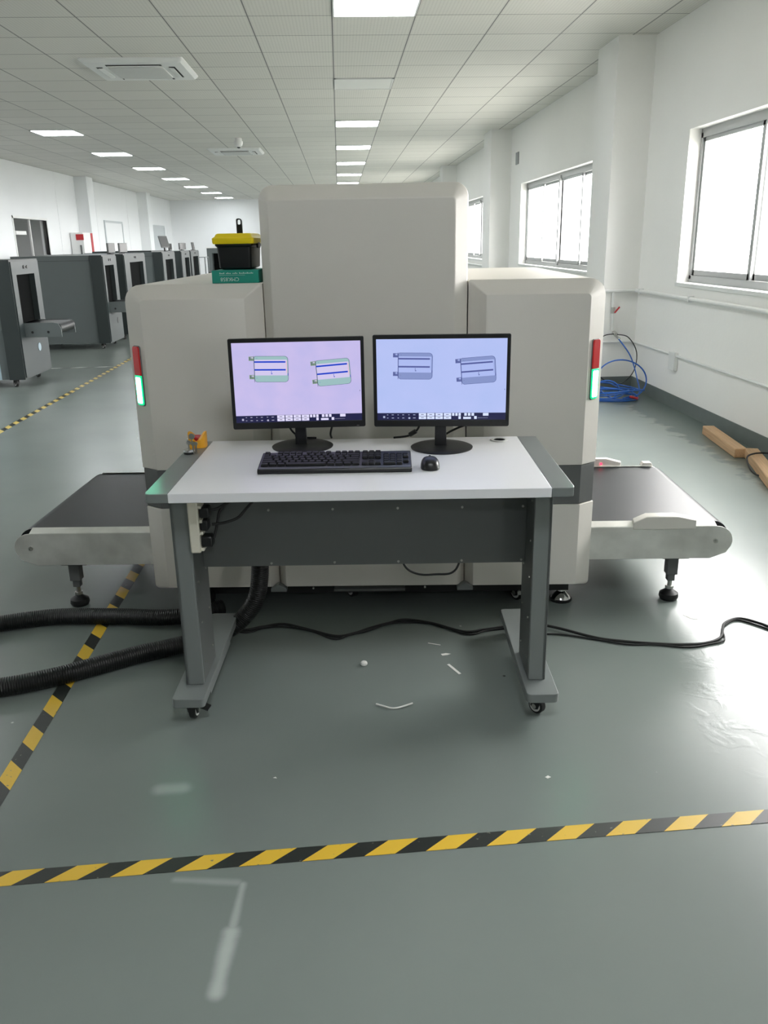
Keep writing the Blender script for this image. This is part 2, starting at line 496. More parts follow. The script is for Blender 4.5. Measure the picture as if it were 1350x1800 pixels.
def single(mb, name, mt, yaw, label, cat, group=None, bevel=0.0, origin=None):
    """a thing that is one mesh, its origin at its own base centre"""
    xs = [p[0] for p in mb.v]; ys = [p[1] for p in mb.v]; zs = [p[2] for p in mb.v]
    o0 = Vector(origin or ((min(xs) + max(xs)) / 2, (min(ys) + max(ys)) / 2, min(zs)))
    mb.v = [tuple(Vector(p) - o0) for p in mb.v]
    o = mb.build(name, mt, None, bevel)
    o.location = fw(o0, yaw); o.rotation_euler = (0, 0, math.radians(yaw))
    return tag(o, label, cat, group)


def struct(mb, name, mt, parent=None, bevel=0.0):
    o = mb.build(name, mt, parent, bevel)
    if not parent: o['kind'] = 'structure'
    return o


def rrect(x0, x1, z0, z1, rtl=0.01, rtr=0.01, rbr=0.01, rbl=0.01, n=6):
    pts = []
    for (cx, cz, r, a0) in ((x1 - rtr, z1 - rtr, rtr, 0), (x0 + rtl, z1 - rtl, rtl, 90), (x0 + rbl, z0 + rbl, rbl, 180), (x1 - rbr, z0 + rbr, rbr, 270)):
        for i in range(n + 1):
            a = math.radians(a0 + 90 * i / n)
            pts.append((cx + r * math.cos(a), cz + r * math.sin(a)))
    return pts


# ================================================================== SETTING
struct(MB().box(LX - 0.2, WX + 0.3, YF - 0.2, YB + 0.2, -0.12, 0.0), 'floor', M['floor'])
struct(MB().box(LX - 0.2, WX + 0.3, YF - 0.2, YB + 0.2, CEIL, CEIL + 0.1), 'ceiling', M['ceil'])
# window wall (right) with openings
mb = MB()
mb.box(WX, WX + 0.26, YF, YB, 0.0, WZ0); mb.box(WX, WX + 0.26, YF, YB, WZ1, CEIL)
ys = [YF] + [v for ab in WIN for v in ab] + [YB]
for i in range(0, len(ys), 2):
    mb.box(WX, WX + 0.26, ys[i], ys[i + 1], WZ0, WZ1)
struct(mb, 'wall_right', M['wall'])
struct(MB().box(LX - 0.2, WX + 0.3, YB, YB + 0.2, 0, CEIL), 'wall_back', M['wall_left'])
struct(MB().box(LX - 0.2, WX + 0.3, YF - 0.2, YF, 0, CEIL), 'wall_front', M['wall'])
# left wall with the glazed opening
DY0, DY1, DZ = 18.85, 20.95, 2.05
mb = MB().box(LX - 0.15, LX, YF, DY0, 0, CEIL).box(LX - 0.15, LX, DY1, YB, 0, CEIL).box(LX - 0.15, LX, DY0, DY1, DZ, CEIL)
for y in [3.5, 6.9, 10.3, 13.7, 17.1, 21.9, 25.3, 29.0, 32.2, 35.4]:       # panel joints
    mb.box(LX, LX + 0.006, y, y + 0.02, 0, CEIL)
struct(mb, 'wall_left', M['wall_left'])
# the grey side room behind the glass
mb = MB()
a, b = LX - 3.0, LX - 0.16
mb.box(a, b, DY0 - 1.2, DY0 - 1.1, 0, CEIL).box(a, b, DY1 + 1.1, DY1 + 1.2, 0, CEIL).box(a - .1, a, DY0 - 1.2, DY1 + 1.2, 0, CEIL)
mb.box(a, b, DY0 - 1.2, DY1 + 1.2, CEIL, CEIL + .1).box(a, b, DY0 - 1.2, DY1 + 1.2, -.1, 0)
mb.box(a, a + 0.5, DY0 - 1.0, DY1 + 1.0, 0, 1.45)
struct(mb, 'wall_side_room', M['roomgrey'])
d = struct(MB().box(LX - 0.10, LX + 0.012, DY0 - 0.05, DY0, 0, DZ + .05).box(LX - 0.10, LX + 0.012, DY1, DY1 + 0.05, 0, DZ + .05)
           .box(LX - 0.10, LX + 0.012, DY0 - 0.05, DY1 + 0.05, DZ, DZ + .05).box(LX - 0.06, LX - 0.02, 19.88, 19.92, 0, DZ), 'door_1', M['acwhite'])
MB().box(LX - 0.045, LX - 0.035, DY0, DY1, 0.0, DZ).build('pane', M['glass'], d)
MB().box(LX - 0.03, LX + 0.03, DY0 + 0.02, DY0 + 0.62, 1.72, 1.80).build('door_closer', M['acwhite'], d, 0.01)
# further closed doors in the left wall
for i, (y0, y1, mt) in enumerate([(26.05, 28.05, M['wall_left']), (32.45, 34.7, M['doorgrey'])]):
    d = struct(MB().box(LX, LX + 0.03, y0 - 0.06, y0, 0, 2.12).box(LX, LX + 0.03, y1, y1 + 0.06, 0, 2.12).box(LX, LX + 0.03, y0 - 0.06, y1 + 0.06, 2.12, 2.18),
               'door_%d' % (i + 2), M['doorgrey'])
    MB().box(LX, LX + 0.015, y0, y1, 0, 2.12).build('door_leaf', mt, d)
    MB().box(LX + 0.015, LX + 0.06, y0 + 0.08, y0 + 0.2, 1.0, 1.03).build('door_handle', M['zinc'], d, 0.004)
# pilasters
n = 1
for (y0, y1) in [(1.64, 2.24), (8.36, 8.98), (14.98, 15.7), (21.8, 22.42), (28.5, 29.1)]:
    struct(MB().box(2.575, WX, y0, y1, 0.0, CEIL), 'trim_%d' % n, M['wall']); n += 1
for (y0, y1) in [(2.0, 2.5), (9.2, 9.7), (16.3, 16.8), (23.5, 24.1), (30.6, 31.2)]:
    struct(MB().box(LX, LX + 0.32, y0, y1, 0.0, CEIL), 'trim_%d' % n, M['wall_left']); n += 1
# painted skirting of the window wall, following the pilasters
mb = MB()
prev = YF
for (y0, y1) in [(1.64, 2.24), (8.36, 8.98), (14.98, 15.7), (21.8, 22.42), (28.5, 29.1), (YB, YB)]:
    mb.box(WX - 0.006, WX, prev, y0, 0, 0.115)
    if y0 < YB:
        mb.box(2.569, WX, y0 - 0.006, y0, 0, 0.115).box(2.569, 2.575, y0, y1, 0, 0.115).box(2.569, WX, y1, y1 + 0.006, 0, 0.115)
    prev = y1
struct(mb, 'baseboard_right', M['band'])
struct(MB().box(LX, LX + 0.01, YF, DY0 - 0.05, 0, 0.1).box(LX, LX + 0.01, DY1 + 0.05, 25.95, 0, 0.1).box(LX, LX + 0.01, 28.15, 32.35, 0, 0.1), 'baseboard_left', M['band'])
# windows: sliding aluminium sashes, sill, panes
for i, (y0, y1) in enumerate(WIN):
    X0, X1 = WX + 0.10, WX + 0.17
    z0, z1 = WZ0 + 0.03, WZ1 - 0.03
    mb = MB()
    mb.box(X0, X1, y0, y1, z1 - 0.04, z1 + 0.03).box(X0, X1, y0, y1, z0 - 0.03, z0 + 0.03)
    mb.box(X0, X1, y0, y0 + 0.04, z0, z1).box(X0, X1, y1 - 0.04, y1, z0, z1)
    f = struct(mb, 'window_%d' % (i + 1), M['alu'])
    if y1 - y0 > 2:
        MB().box(X0 - 0.02, X1, (y0 + y1) / 2 - 0.03, (y0 + y1) / 2 + 0.03, z0, z1).build('mullion', M['alu'], f)
    w = (y1 - y0 - 0.08) / 4
    for k in range(4):
        a = y0 + 0.04 + k * w; b = a + w; xx = WX + (0.112 if k % 2 else 0.142)
        sm = MB()
        for (p, q) in ((a - (0.02 if k else 0), a + 0.03), (b - 0.03, b + (0.02 if k < 3 else 0))):
            sm.box(xx, xx + 0.02, p, q, z0 + 0.03, z1 - 0.04)
        sm.box(xx, xx + 0.02, a, b, z0 + 0.03, z0 + 0.075).box(xx, xx + 0.02, a, b, z1 - 0.07, z1 - 0.04)
        sh = sm.build('sash', M['alu'], f)
        MB().box(xx + 0.008, xx + 0.012, a + 0.02, b - 0.02, z0 + 0.07, z1 - 0.065).build('pane', M['glass'], sh)
    MB().box(WX - 0.012, X0, y0 - 0.02, y1 + 0.02, WZ0 - 0.03, WZ0 + 0.004).build('sill', M['acwhite'], f, 0.004)
# outside yard
struct(MB().box(WX + 0.3, 60, -40, 80, -0.4, -0.3), 'trim_yard', M['ground'])

# ================================================================== CEILING THINGS
NTH = ['nearest', 'second', 'third', 'fourth', 'fifth', 'sixth', 'seventh', 'eighth']


def ceiling_light(cx, cy, label, lit=True, group=None):
    t = thing('ceiling_light', (cx, cy, CEIL - 0.02), 0, label, 'ceiling light', group)
    h = 0.332
    mb = MB()
    mb.box(cx - h, cx + h, cy - h, cy - h + 0.014, CEIL - 0.012, CEIL).box(cx - h, cx + h, cy + h - 0.014, cy + h, CEIL - 0.012, CEIL)
    mb.box(cx - h, cx - h + 0.014, cy - h, cy + h, CEIL - 0.012, CEIL).box(cx + h - 0.014, cx + h, cy - h, cy + h, CEIL - 0.012, CEIL)
    mb.build('frame', M['acwhite'], t)
    MB().box(cx - h + .014, cx + h - .014, cy - h + .014, cy + h - .014, CEIL - 0.008, CEIL - 0.001).build('diffuser', M['lightpanel'] if lit else M['offpanel'], t)


CXC = TX0 + TILE / 2
rows = [7.285, 14.03, 17.4, 20.77, 24.14, 27.51]
for i, y in enumerate(rows):
    lab = ['square lit ceiling panel at the top edge of the picture, nearest of the centre row',
           'square lit ceiling panel above the tall middle block, second lit one of the centre row',
           'square lit ceiling panel, third lit one from the front in the centre row',
           'square lit ceiling panel, fourth lit one from the front in the centre row',
           'square lit ceiling panel, last but one of the centre row above the scanner',
           'smallest lit ceiling panel of the centre row, just above the tall scanner block'][i]
    ceiling_light(CXC, y, lab, True, 'centre row of ceiling lights')
ceiling_light(CXC, 7.285 + TILE * 5, 'unlit square ceiling panel between the two nearest lit panels of the centre row', False)
ceiling_light(CXC, 7.285 - TILE * 5, 'unlit ceiling panel above the white scanner, out of the picture', False)
ceiling_light(CXC, 7.285 - TILE * 10, 'unseen lit ceiling panel added directly over the photographer', True)  # this and the next panel are unseen, added to light the scanner front
ceiling_light(CXC, 7.285 - TILE * 15, 'unseen lit ceiling panel added behind the photographer', True)
XL = TX0 - TILE * 6.5
for i in range(7):
    y = 14.7 + 3.37 * i
    lab = ['lit ceiling panel at the far left, nearest and largest of the left row', 'second nearest lit ceiling panel of the left row',
           'third nearest lit ceiling panel of the left row', 'middle lit ceiling panel of the left row of seven',
           'third farthest lit ceiling panel of the left row', 'second farthest lit ceiling panel of the left row',
           'farthest and smallest lit ceiling panel of the left row, by the end wall'][i]
    ceiling_light(XL, y, lab, True, 'left row of ceiling lights')
for y in (7.96, 4.59):
    ceiling_light(XL, y, 'lit ceiling panel left of the picture, %s' % {11.33: 'just before the nearest visible one', 7.96: 'level with the big top light', 4.59: 'level with the white scanner'}[y], True)


def cassette(cx, cy, label):
    t = thing('air_conditioner_cassette', (cx, cy, CEIL - 0.05), 0, label, 'air conditioner', 'ceiling air conditioner cassettes')
    h = 0.5
    P = lambda r, z: [(cx + x, cy + y, z) for x, y in rrect(-r, r, -r, r, .03, .03, .03, .03, 4)]
    MB().rings([P(h, CEIL), P(h, CEIL - 0.012), P(h - 0.03, CEIL - 0.04), P(h - 0.1, CEIL - 0.045)]).build('panel', M['acwhite'], t)
    MB().rings([P(0.27, CEIL - 0.044), P(0.27, CEIL - 0.056), P(0.25, CEIL - 0.06)]).build('intake_grille', M['acgrille'], t)
    for k in range(4):
        R = Matrix.Translation((cx, cy, 0)) @ Matrix.Rotation(PI / 2 * k, 4, 'Z')
        mb = MB(); mb.T = R
        mb.box(-0.27, 0.27, 0.325, 0.385, CEIL - 0.047, CEIL - 0.043)
        mb.build('air_slot', M['dark'], t)
        mb = MB(); mb.T = R
        mb.rings([[(x, 0.318 + 0.012 * abs(x / .25) ** 3, CEIL - 0.052), (x, 0.37, CEIL - 0.057), (x, 0.37, CEIL - 0.052), (x, 0.318, CEIL - 0.047)] for x in [-.25 + .05 * q for q in range(11)]])
        mb.build('louvre', M['acwhite'], t)


cassette(-1.95, 9.63, 'white square air conditioner cassette in the near left ceiling')
cassette(-1.92, 17.75, 'white air conditioner cassette farther back, behind the dome camera')
t = thing('dome_camera', (-1.66, 15.75, CEIL - 0.14), 0, 'small white dome camera hanging under the ceiling before the far air conditioner', 'camera')
MB().cyl((-1.66, 15.75, CEIL), (-1.66, 15.75, CEIL - 0.06), 0.06).build('mount', M['acwhite'], t)
MB().lathe([(0.075, 0), (0.075, -0.03), (0.06, -0.07), (0.03, -0.09), (0.005, -0.095)], (-1.66, 15.75, CEIL - 0.05)).build('dome', M['acwhite'], t)
MB().lathe([(0.03, 0), (0.028, -0.012), (0.005, -0.02)], (-1.66, 15.75, CEIL - 0.142), 12).build('lens', M['black'], t)

# ================================================================== WINDOW-WALL THINGS
t = thing('wall_pipe', (2.89, 5.0, 0.94), 0, 'white painted pipe running along the window wall just under the sills', 'pipe')
MB().tube([(2.89, -2, .955), (2.89, 4, .955), (2.89, 8.30, .955), (2.88, 8.33, .955), (2.575, 8.335, .955), (2.55, 8.33, .955), (2.548, 8.5, .955), (2.548, 8.98, .955), (2.56, 9.01, .955), (2.88, 9.02, .955), (2.89, 9.1, .955), (2.89, 21.7, .955)], 0.018, 10, sub=4).build('pipe', M['acwhite'], t)
for y in (4.2, 5.6, 7.0, 8.2):
    MB().box(2.87, WX, y, y + 0.02, 0.93, 0.98).build('clip', M['acwhite'], t)
t = thing('wall_conduit', (2.905, 5.0, 0.44), 0, 'thin white conduit low on the window wall with a small junction box', 'conduit')
MB().tube([(2.905, -2, .46), (2.905, 4, .46), (2.905, 8.32, .46), (2.89, 8.345, .46), (2.575, 8.35, .46)], 0.011, 8, sub=3).build('pipe', M['acwhite'], t)
MB().box(2.885, WX, 7.22, 7.36, 0.33, 0.49).build('junction_box', M['acwhite'], t, 0.006)
t = thing('drop_pipe', (2.66, 8.33, 0.55), 0, 'white drop pipe with red lever valve on the front of the near pilaster', 'pipe')
MB().tube([(2.665, 8.335, .94), (2.67, 8.335, .8), (2.68, 8.335, .58)], 0.012, 8, sub=2).build('pipe', M['acwhite'], t)
MB().cyl((2.675, 8.335, 0.74), (2.675, 8.335, 0.80), 0.02, 12).build('valve_body', M['zinc'], t)
mb = MB(); mb.T = Matrix.Translation((2.70, 8.30, 0.775)) @ Matrix.Rotation(math.radians(-50), 4, 'Y')
mb.box(-0.035, 0.04, -0.010, 0.0, -0.008, 0.008).build('valve_lever', M['redp'], t, 0.004)
MB().cyl((2.69, 8.32, .555), (2.69, 8.24, .545), 0.02, 10).cyl((2.70, 8.30, .53), (2.73, 8.25, .50), 0.013, 10).build('coupling', M['zinc'], t)
single(MB().box(2.905, WX, 14.35, 14.55, 2.60, 2.78), 'wall_louvre', mat('grey_vent', (150, 152, 154), .5), 0, 'small grey vent plate high on the window wall beyond the far pilaster', 'vent')

t = thing('air_hose', (2.6, 7.85, 0.0), 0, 'blue air hose hanging from the pilaster valve and coiled on the floor', 'hose')
pts = [(2.72, 8.24, .50), (2.80, 8.10, .35), (2.83, 7.95, .15), (2.80, 7.8, .03), (2.62, 7.7, .012)]
for k in range(6):
    r = 0.25 + 0.07 * math.sin(k * 2.1)
    for j in range(8):
        a = 2 * PI * j / 8 + 0.4
        pts.append((2.48 + 0.05 * math.cos(k * 1.7) + r * math.cos(a), 7.78 + 0.06 * math.sin(k * 2.3) + r * 0.9 * math.sin(a), 0.012 + 0.014 * k + 0.011 * k * (1 + math.sin(2 * a + k)) * .5))
MB().tube(pts, 0.0065, 8, sub=6).build('coiled_hose', M['blue'], t)
# one loop springing up in front of the skirting
MB().tube([(2.60 + 0.235 * math.cos(a), 7.72 + 0.07 * math.sin(a), 0.185 + 0.175 * math.sin(a)) for a in [2 * PI * k / 20 - PI / 2 for k in range(21)]], 0.0065, 8, sub=3).build('loop', M['blue'], t)
MB().tube([(2.44 + 0.12 * math.cos(a), 7.66, 0.10 + 0.09 * math.sin(a)) for a in [2 * PI * k / 14 - PI / 2 for k in range(15)]], 0.0065, 8, sub=3).build('loop', M['blue'], t)
MB().cyl((2.64, 7.58, .05), (2.71, 7.55, .035), 0.012, 10).build('end_fitting', M['redp'], t)
single(MB().tube([(2.70, 8.24, .545), (2.80, 8.2, .52), (2.875, 8.15, .38), (2.84, 8.1, .2), (2.70, 8.05, .09), (2.56, 8.05, .12), (2.42, 8.1, .25), (2.42, 8.16, .40), (2.55, 8.22, .53), (2.68, 8.26, .55)], 0.005, 6, sub=6),
       'black_cable', M['rubber'], 0, 'thin black cable looped from the valve on the near pilaster', 'cable')


def beam(p0, p1, w, h, label, z=0.0):
    p0, p1 = Vector((*p0, 0)), Vector((*p1, 0)); d = p1 - p0; L_ = d.length
    mb = MB(); mb.box(-L_ / 2, L_ / 2, -w / 2, w / 2, 0, h)
    o = mb.build('timber_beam', M['wood'], None, 0.006)
    o.location = ((p0.x + p1.x) / 2, (p0.y + p1.y) / 2, z); o.rotation_euler = (0, 0, math.atan2(d.y, d.x))
    return tag(o, label, 'timber', 'timber beams by the window wall')


beam((2.79, 6.20), (2.70, 5.45), 0.085, 0.065, 'farther piece of rough pine timber lying by the window wall skirting')
beam((2.775, 5.46), (2.45, 4.30), 0.085, 0.065, 'nearer piece of rough pine timber at the right edge under a cable loop')
single(MB().tube([(2.95 - .15, 5.27, .075), (2.70, 5.26, .078), (2.60, 5.16, .075), (2.575, 5.02, .02), (2.62, 4.93, .012), (2.70, 4.92, .05), (2.8, 4.95, .015), (2.86, 5.0, .01)], 0.006, 6, sub=6),
       'black_cable', M['rubber'], 0, 'black cable looping over the pine timber at the right edge', 'cable')

# ================================================================== LARGE SCANNER
YM = -3.74
CX, CYM = -0.115, 3.82
sc = thing('baggage_scanner', (CX, CYM, 0), YM, 'large off-white baggage scanner with tall middle block behind the desk', 'scanner')
YF0, YF1, YBK = 3.14, 3.188, 4.52


def block(name, x0, x1, z0, z1, r=(0.01,) * 4, il=0.06, ir=0.06, it=0.05, ib=0.0, mt=None, y0=YF0, bev=0.003, y1=YF1):
    rtl, rtr, rbr, rbl = r
    o = rrect(x0, x1, z0, z1, rtl, rtr, rbr, rbl)
    ri = [max(0.004, q * 0.25) for q in r]
    i = rrect(x0 + il, x1 - ir, z0 + ib, z1 - it, *ri)
    R = [[(p[0], YBK, p[1]) for p in o], [(p[0], y1, p[1]) for p in o], [(p[0], y0, p[1]) for p in i]]
    return MB().rings(R).build(name, mt or M['cream'], sc, bev)


s_ = 0.004
block('left_block', -1.008, -0.4945, 0.62, 1.314, (0.062, .008, .004, .004), .068, .062, .052)
block('middle_block', -0.4905, 0.2595, 0.62, 1.648, (0.05, .05, .004, .004), .036, .050, .052)
block('right_block', 0.2635, 0.767, 0.62, 1.312, (.008, 0.062, .004, .004), .062, .062, .052)
block('left_band', -1.004, -0.4945, 0.462, 0.618, (.003,) * 4, .064, .062, 0, 0, M['bandgrey'], YF0 + .004)
block('middle_band', -0.4905, 0.2595, 0.462, 0.618, (.003,) * 4, .036, .05, 0, 0, M['bandgrey'], YF0 + .004)
block('right_band', 0.2635, 0.763, 0.462, 0.618, (.003,) * 4, .062, .06, 0, 0, M['bandgrey'], YF0 + .004)
block('lower_left_cover', -1.008, -0.4945, 0.106, 0.46, (.003, .003, .003, .018), .068, .03, 0, .02)
block('lower_middle_cover', -0.4905, 0.2595, 0.110, 0.46, (.003, .003, .02, .02), .03, .03, 0, .016)
block('lower_right_cover', 0.2635, 0.767, 0.104, 0.46, (.003, .003, .018, .003), .03, .062, 0, .02)
for x in (-0.4925, 0.2615):
    MB().prism([(x - .032, .104), (x + .032, .104), (x + .032, .118), (x, .135), (x - .032, .118)], 'y', YF0 - .004, YF0 + .03).build('corner_bracket', M['midgrey'], sc, 0.002)
MB().box(-0.93, 0.70, 3.24, 4.45, 0.055, 0.106).build('chassis', M['dark'], sc)
MB().box(-0.27, 0.02, YF0 + .02, YF0 + .05, 0.094, 0.104).build('base_rail', M['bandgrey'], sc)
for x in (-0.352, 0.1):
    MB().cyl((x, YF0 + .004, .118), (x, YF0 - .003, .118), 0.004, 8).build('screw', M['zinc'], sc)
for x, side in ((-1.008, -1), (0.767, 1)):
    c = MB().box(*sorted((x, x + side * .004)), 3.26, 4.30, .36, 1.22).build('tunnel_curtain', M['rubber'], sc)
    mb = MB()
    mb.box(*sorted((x, x + side * .006)), 3.23, 3.26, .34, 1.26).box(*sorted((x, x + side * .006)), 4.30, 4.34, .34, 1.26).box(*sorted((x, x + side * .006)), 3.23, 4.34, 1.22, 1.26)
    mb.build('tunnel_frame', M['bandgrey'], sc)


def level_foot(x, y, top, parent, big=True):
    f = MB().lathe([(0.034, 0), (0.040, 0.012), (0.038, 0.028), (0.02, 0.04), (0.012, 0.045)], (x, y, 0), 20).build('levelling_foot', M['rubber'], parent)
    MB().cyl((x, y, 0.04), (x, y, top), 0.009, 10).cyl((x, y, 0.048), (x, y, 0.06), 0.017, 6).build('threaded_rod', M['zinc'], f)
    return f


# chrome topped feet and casters under the body
for x, y in ((0.676, 3.27), (-0.88, 3.29), (0.676, 4.38), (-0.88, 4.38)):
    f = MB().lathe([(0.045, 0), (0.046, 0.01), (0.03, 0.018)], (x, y, 0), 20).build('levelling_foot', M['rubber'], sc)
    MB().lathe([(0.042, 0.012), (0.036, 0.022), (0.016, 0.042), (0.012, 0.06), (0.012, 0.1)], (x, y, 0), 20).build('chrome_cone', M['chrome'], f)


def caster(cx, cy, top, parent, r=0.026, yaw=0.0, brake=True, name='caster'):
    """twin-cheek swivel caster, wheel axle across x when yaw is zero"""
    T = Matrix.Translation((cx, cy, 0)) @ Matrix.Rotation(yaw, 4, 'Z')
    mb = MB(); mb.T = T
    k = r / 0.026
    mb.box(-.022 * k, .022 * k, -.02 * k, .022 * k, top - .008, top).cyl((0, 0, top - .02 * k), (0, 0, top - .004), .013 * k, 12)
    for s in (-1, 1):
        mb.prism([(-.018 * k, top - .012), (.02 * k, top - .012), (.022 * k, r), (.008 * k, r * .6), (-.006 * k, r * .8)], 'x', s * .012 * k, s * .016 * k)
    fo = mb.build(name, M['black'], parent, 0.001)
    w = MB(); w.T = T
    w.rings([[(x, .008 * k + q * math.cos(a), r + q * math.sin(a)) for a in [2 * PI * i / 20 for i in range(20)]] for x, q in ((-.010 * k, r * .85), (-.008 * k, r), (.008 * k, r), (.010 * k, r * .85))])
    w.build('wheel', M['rubber'], fo)
    h = MB(); h.T = T
    h.cyl((-.0165 * k, .008 * k, r), (.0165 * k, .008 * k, r), .008 * k, 12)
    h.build('hub', M['zinc'], fo)
    rg = MB(); rg.T = T
    for sgn in (-1, 1):
        rg.rings([[(sgn * x * k, .008 * k + q * math.cos(a), r + q * math.sin(a)) for a in [2 * PI * i / 20 for i in range(20)]] for x, q in ((.0101, r * .5), (.0108, r * .5), (.0108, r * .72), (.0101, r * .72))])
    rg.build('rim_disc', M['acwhite'], fo)
    if brake:
        b = MB(); b.T = T
        b.prism([(.01 * k, top - .018), (.05 * k, top - .034), (.052 * k, top - .029), (.012 * k, top - .010)], 'y', -.012 * k, .016 * k)
        b.build('brake_lever', M['black'], fo)
    return fo


for x, y in ((-0.2, 3.32), (0.50, 3.27), (-0.80, 3.24)):
    caster(x, y, 0.1, sc, 0.034, 0.6, False)
MB().cyl((-.225, 3.27, .055), (-.228, 3.262, .055), 0.008, 6).cyl((0.493, 3.215, .06), (.493, 3.203, .06), 0.010, 6).build('hex_bolt', M['zinc'], sc)


# status lamps on the outer chamfers
def lamp(side):
    x0, x1 = (-1.0035, -0.951) if side < 0 else (0.762, 0.712)
    # chamfer runs from (x0, YF1) to (x1, YF0)
    a = Vector((x0, YF1 - .001, 0)); b = Vector((x1, YF0 + .001, 0))
    d = (b - a).normalized(); n_ = Vector((d.y, -d.x, 0));
    if n_.y > 0: n_ = -n_
    c = (a + b) / 2; W = 0.020

    def pad(name, z0, z1, w, t, mt, parent, rt, rb):
        p = rrect(-w, w, z0, z1, rt, rt, rb, rb, 5)
        R = [[tuple(c + d * q[0] + n_ * tt + Vector((0, 0, q[1]))) for q in p] for tt in (-0.004, t)]
        return MB().rings(R).build(name, mt, parent, 0.0015)
    h = pad('lamp_housing', .868, 1.096, W + .002, 0.001, M['bandgrey'], sc, .01, .01)
    pad('red_lens', .986, 1.093, W, 0.006, M['red_lamp'], h, .010, .001)
    g = pad('green_lens', .872, .984, W, 0.006, M['green_edge'], h, .001, .010)
    pad('lit_core', .879, .978, W - .0045, 0.0075, M['green_on'], g, .004, .006)


lamp(-1); lamp(1)


# conveyors
def conveyor(side):
    xin = -0.978 if side < 0 else 0.742
    xr = -1.505 if side < 0 else 1.270     # roller centre
    xe = xr + side * 0.068
    name = 'conveyor'
    mb = MB()
    # side plate outline in x,z : rounded outer end, clipped lower corner
    pl = [(xin, .208), (xe - side * .085, .208), (xe - side * .022, .232)]
    for k in range(9):
        a = math.radians(-38 + 128 * k / 8)
        pl.append((xr + side * .068 * math.cos(a), .283 + .062 * math.sin(a)))
    pl += [(xin, .345)]
    # side plates, each with its inward sloping flange
    mb.prism(pl, 'y', 4.135, 4.139)
    mb.prism([(4.139, .343), (4.137, .347), (4.093, .359), (4.093, .355)], 'x', xin, xr)
    mb.build('conveyor_side', M['steel'], sc, 0.001)
    mb = MB().prism(pl, 'y', 3.195, 3.199)
    mb.prism([(3.195, .343), (3.197, .347), (3.236, .359), (3.236, .355)], 'x', xin, xr)
    fr = mb.build('conveyor_side', M['steel'], sc, 0.001)
    MB().cyl((xr, 3.190, .283), (xr, 3.196, .283), .009, 12).cyl((xr, 3.180, .283), (xr, 3.192, .283), .005, 6).build('axle_bolt', M['zinc'], fr)
    # belt loop
    prof = [(xin - side * .01, .353)]
    for k in range(13):
        a = math.radians(90 - 180 * k / 12)
        prof.append((xr + side * .063 * math.cos(a), .290 + .063 * math.sin(a)))
    prof += [(xin - side * .01, .227), (xin - side * .01, .245)]
    for k in range(7):
        a = math.radians(-90 + 180 * k / 6)
        prof.append((xr + side * .045 * math.cos(a), .290 + .045 * math.sin(a)))
    prof += [(xin - side * .01, .335)]
    MB().prism(prof, 'y', 3.238, 4.091).build('belt', M['belt'], sc)
    xf = -1.365 if side < 0 else 1.128
    for y in (3.27, 4.06):
        br = MB()
        br.prism([(xf - .075, .208), (xf + .075, .208), (xf + .06, .188), (xf - .045, .188)], 'y', y - .03, y + .03)
        br.box(xf - .022, xf + .022, y - .022, y + .022, .115, .195).box(xf - .015, xf + .015, y - .015, y + .015, .085, .115)
        br.build('support_leg', M['bandgrey'], sc, 0.002)
        level_foot(xf, y, .09, sc)
    return fr


conveyor(-1); conveyor(1)


def sensor(x0, x1, y, zt, face):
    p = [(x0, .335), (x0, .365), (x0 + .05, zt), (x1 - .075, zt), (x1, .372), (x1, .335)]
    R = [[(a, y + (.0 if face < 0 else .045), b) for a, b in p], [(a + (0.006 if a < (x0 + x1) / 2 else -.01), y + (.045 if face < 0 else 0), b + (.004 if b > .36 else 0)) for a, b in p]]
    return MB().rings(R).build('sensor_housing', M['cream'], sc, 0.003)


sensor(0.936, 1.186, 3.190, .388, -1)
h = sensor(0.84, 1.125, 4.10, .392, 1)
MB().cyl((1.015, 4.101, .370), (1.015, 4.095, .370), .005, 10).build('status_led', M['led'], h)
MB().prism([(1.215, .355), (1.275, .355), (1.265, .374), (1.225, .374)], 'y', 4.095, 4.135).build('belt_guide', M['cream'], sc, .003)

# things on top of the left block
bx = thing('instrument_box', (-0.592, 3.25, 1.314), YM, 'flat teal cardboard box lying upside down on the scanner under the toolbox', 'box')
MB().box(-0.677, -0.505, 3.185, 3.42, 1.3145, 1.360).build('carton', M['teal'], bx, 0.0015)


def text_mesh(txt, size):
    cu = bpy.data.curves.new('t', 'FONT'); cu.body = txt; cu.size = size; cu.resolution_u = 2
    o = bpy.data.objects.new('t', cu); COL.objects.link(o)
    dg = bpy.context.evaluated_depsgraph_get(); me = bpy.data.meshes.new_from_object(o.evaluated_get(dg))
    v = [tuple(p.co) for p in me.vertices]; f = [tuple(p.vertices) for p in me.polygons]
    bpy.data.objects.remove(o); bpy.data.curves.remove(cu); bpy.data.meshes.remove(me)
    return v, f


v, f = text_mesh('CMK858', 0.0190)
mb = MB(); mb._add([(-0.577 - p[0], 3.1842, 1.3345 - p[1]) for p in v], f)
# small worn lines of print above it
for k in range(26):
    x = -0.648 + k * 0.0048
    if k in (4, 9, 14): continue
    mb.box(x, x + 0.003, 3.1842, 3.1846, 1.3475, 1.3475 + 0.003 + 0.002 * (k % 3 == 0))
mb.box(-0.650, -0.555, 3.1842, 3.1846, 1.3425, 1.3432)
mb.build('print', M['print'], bx)

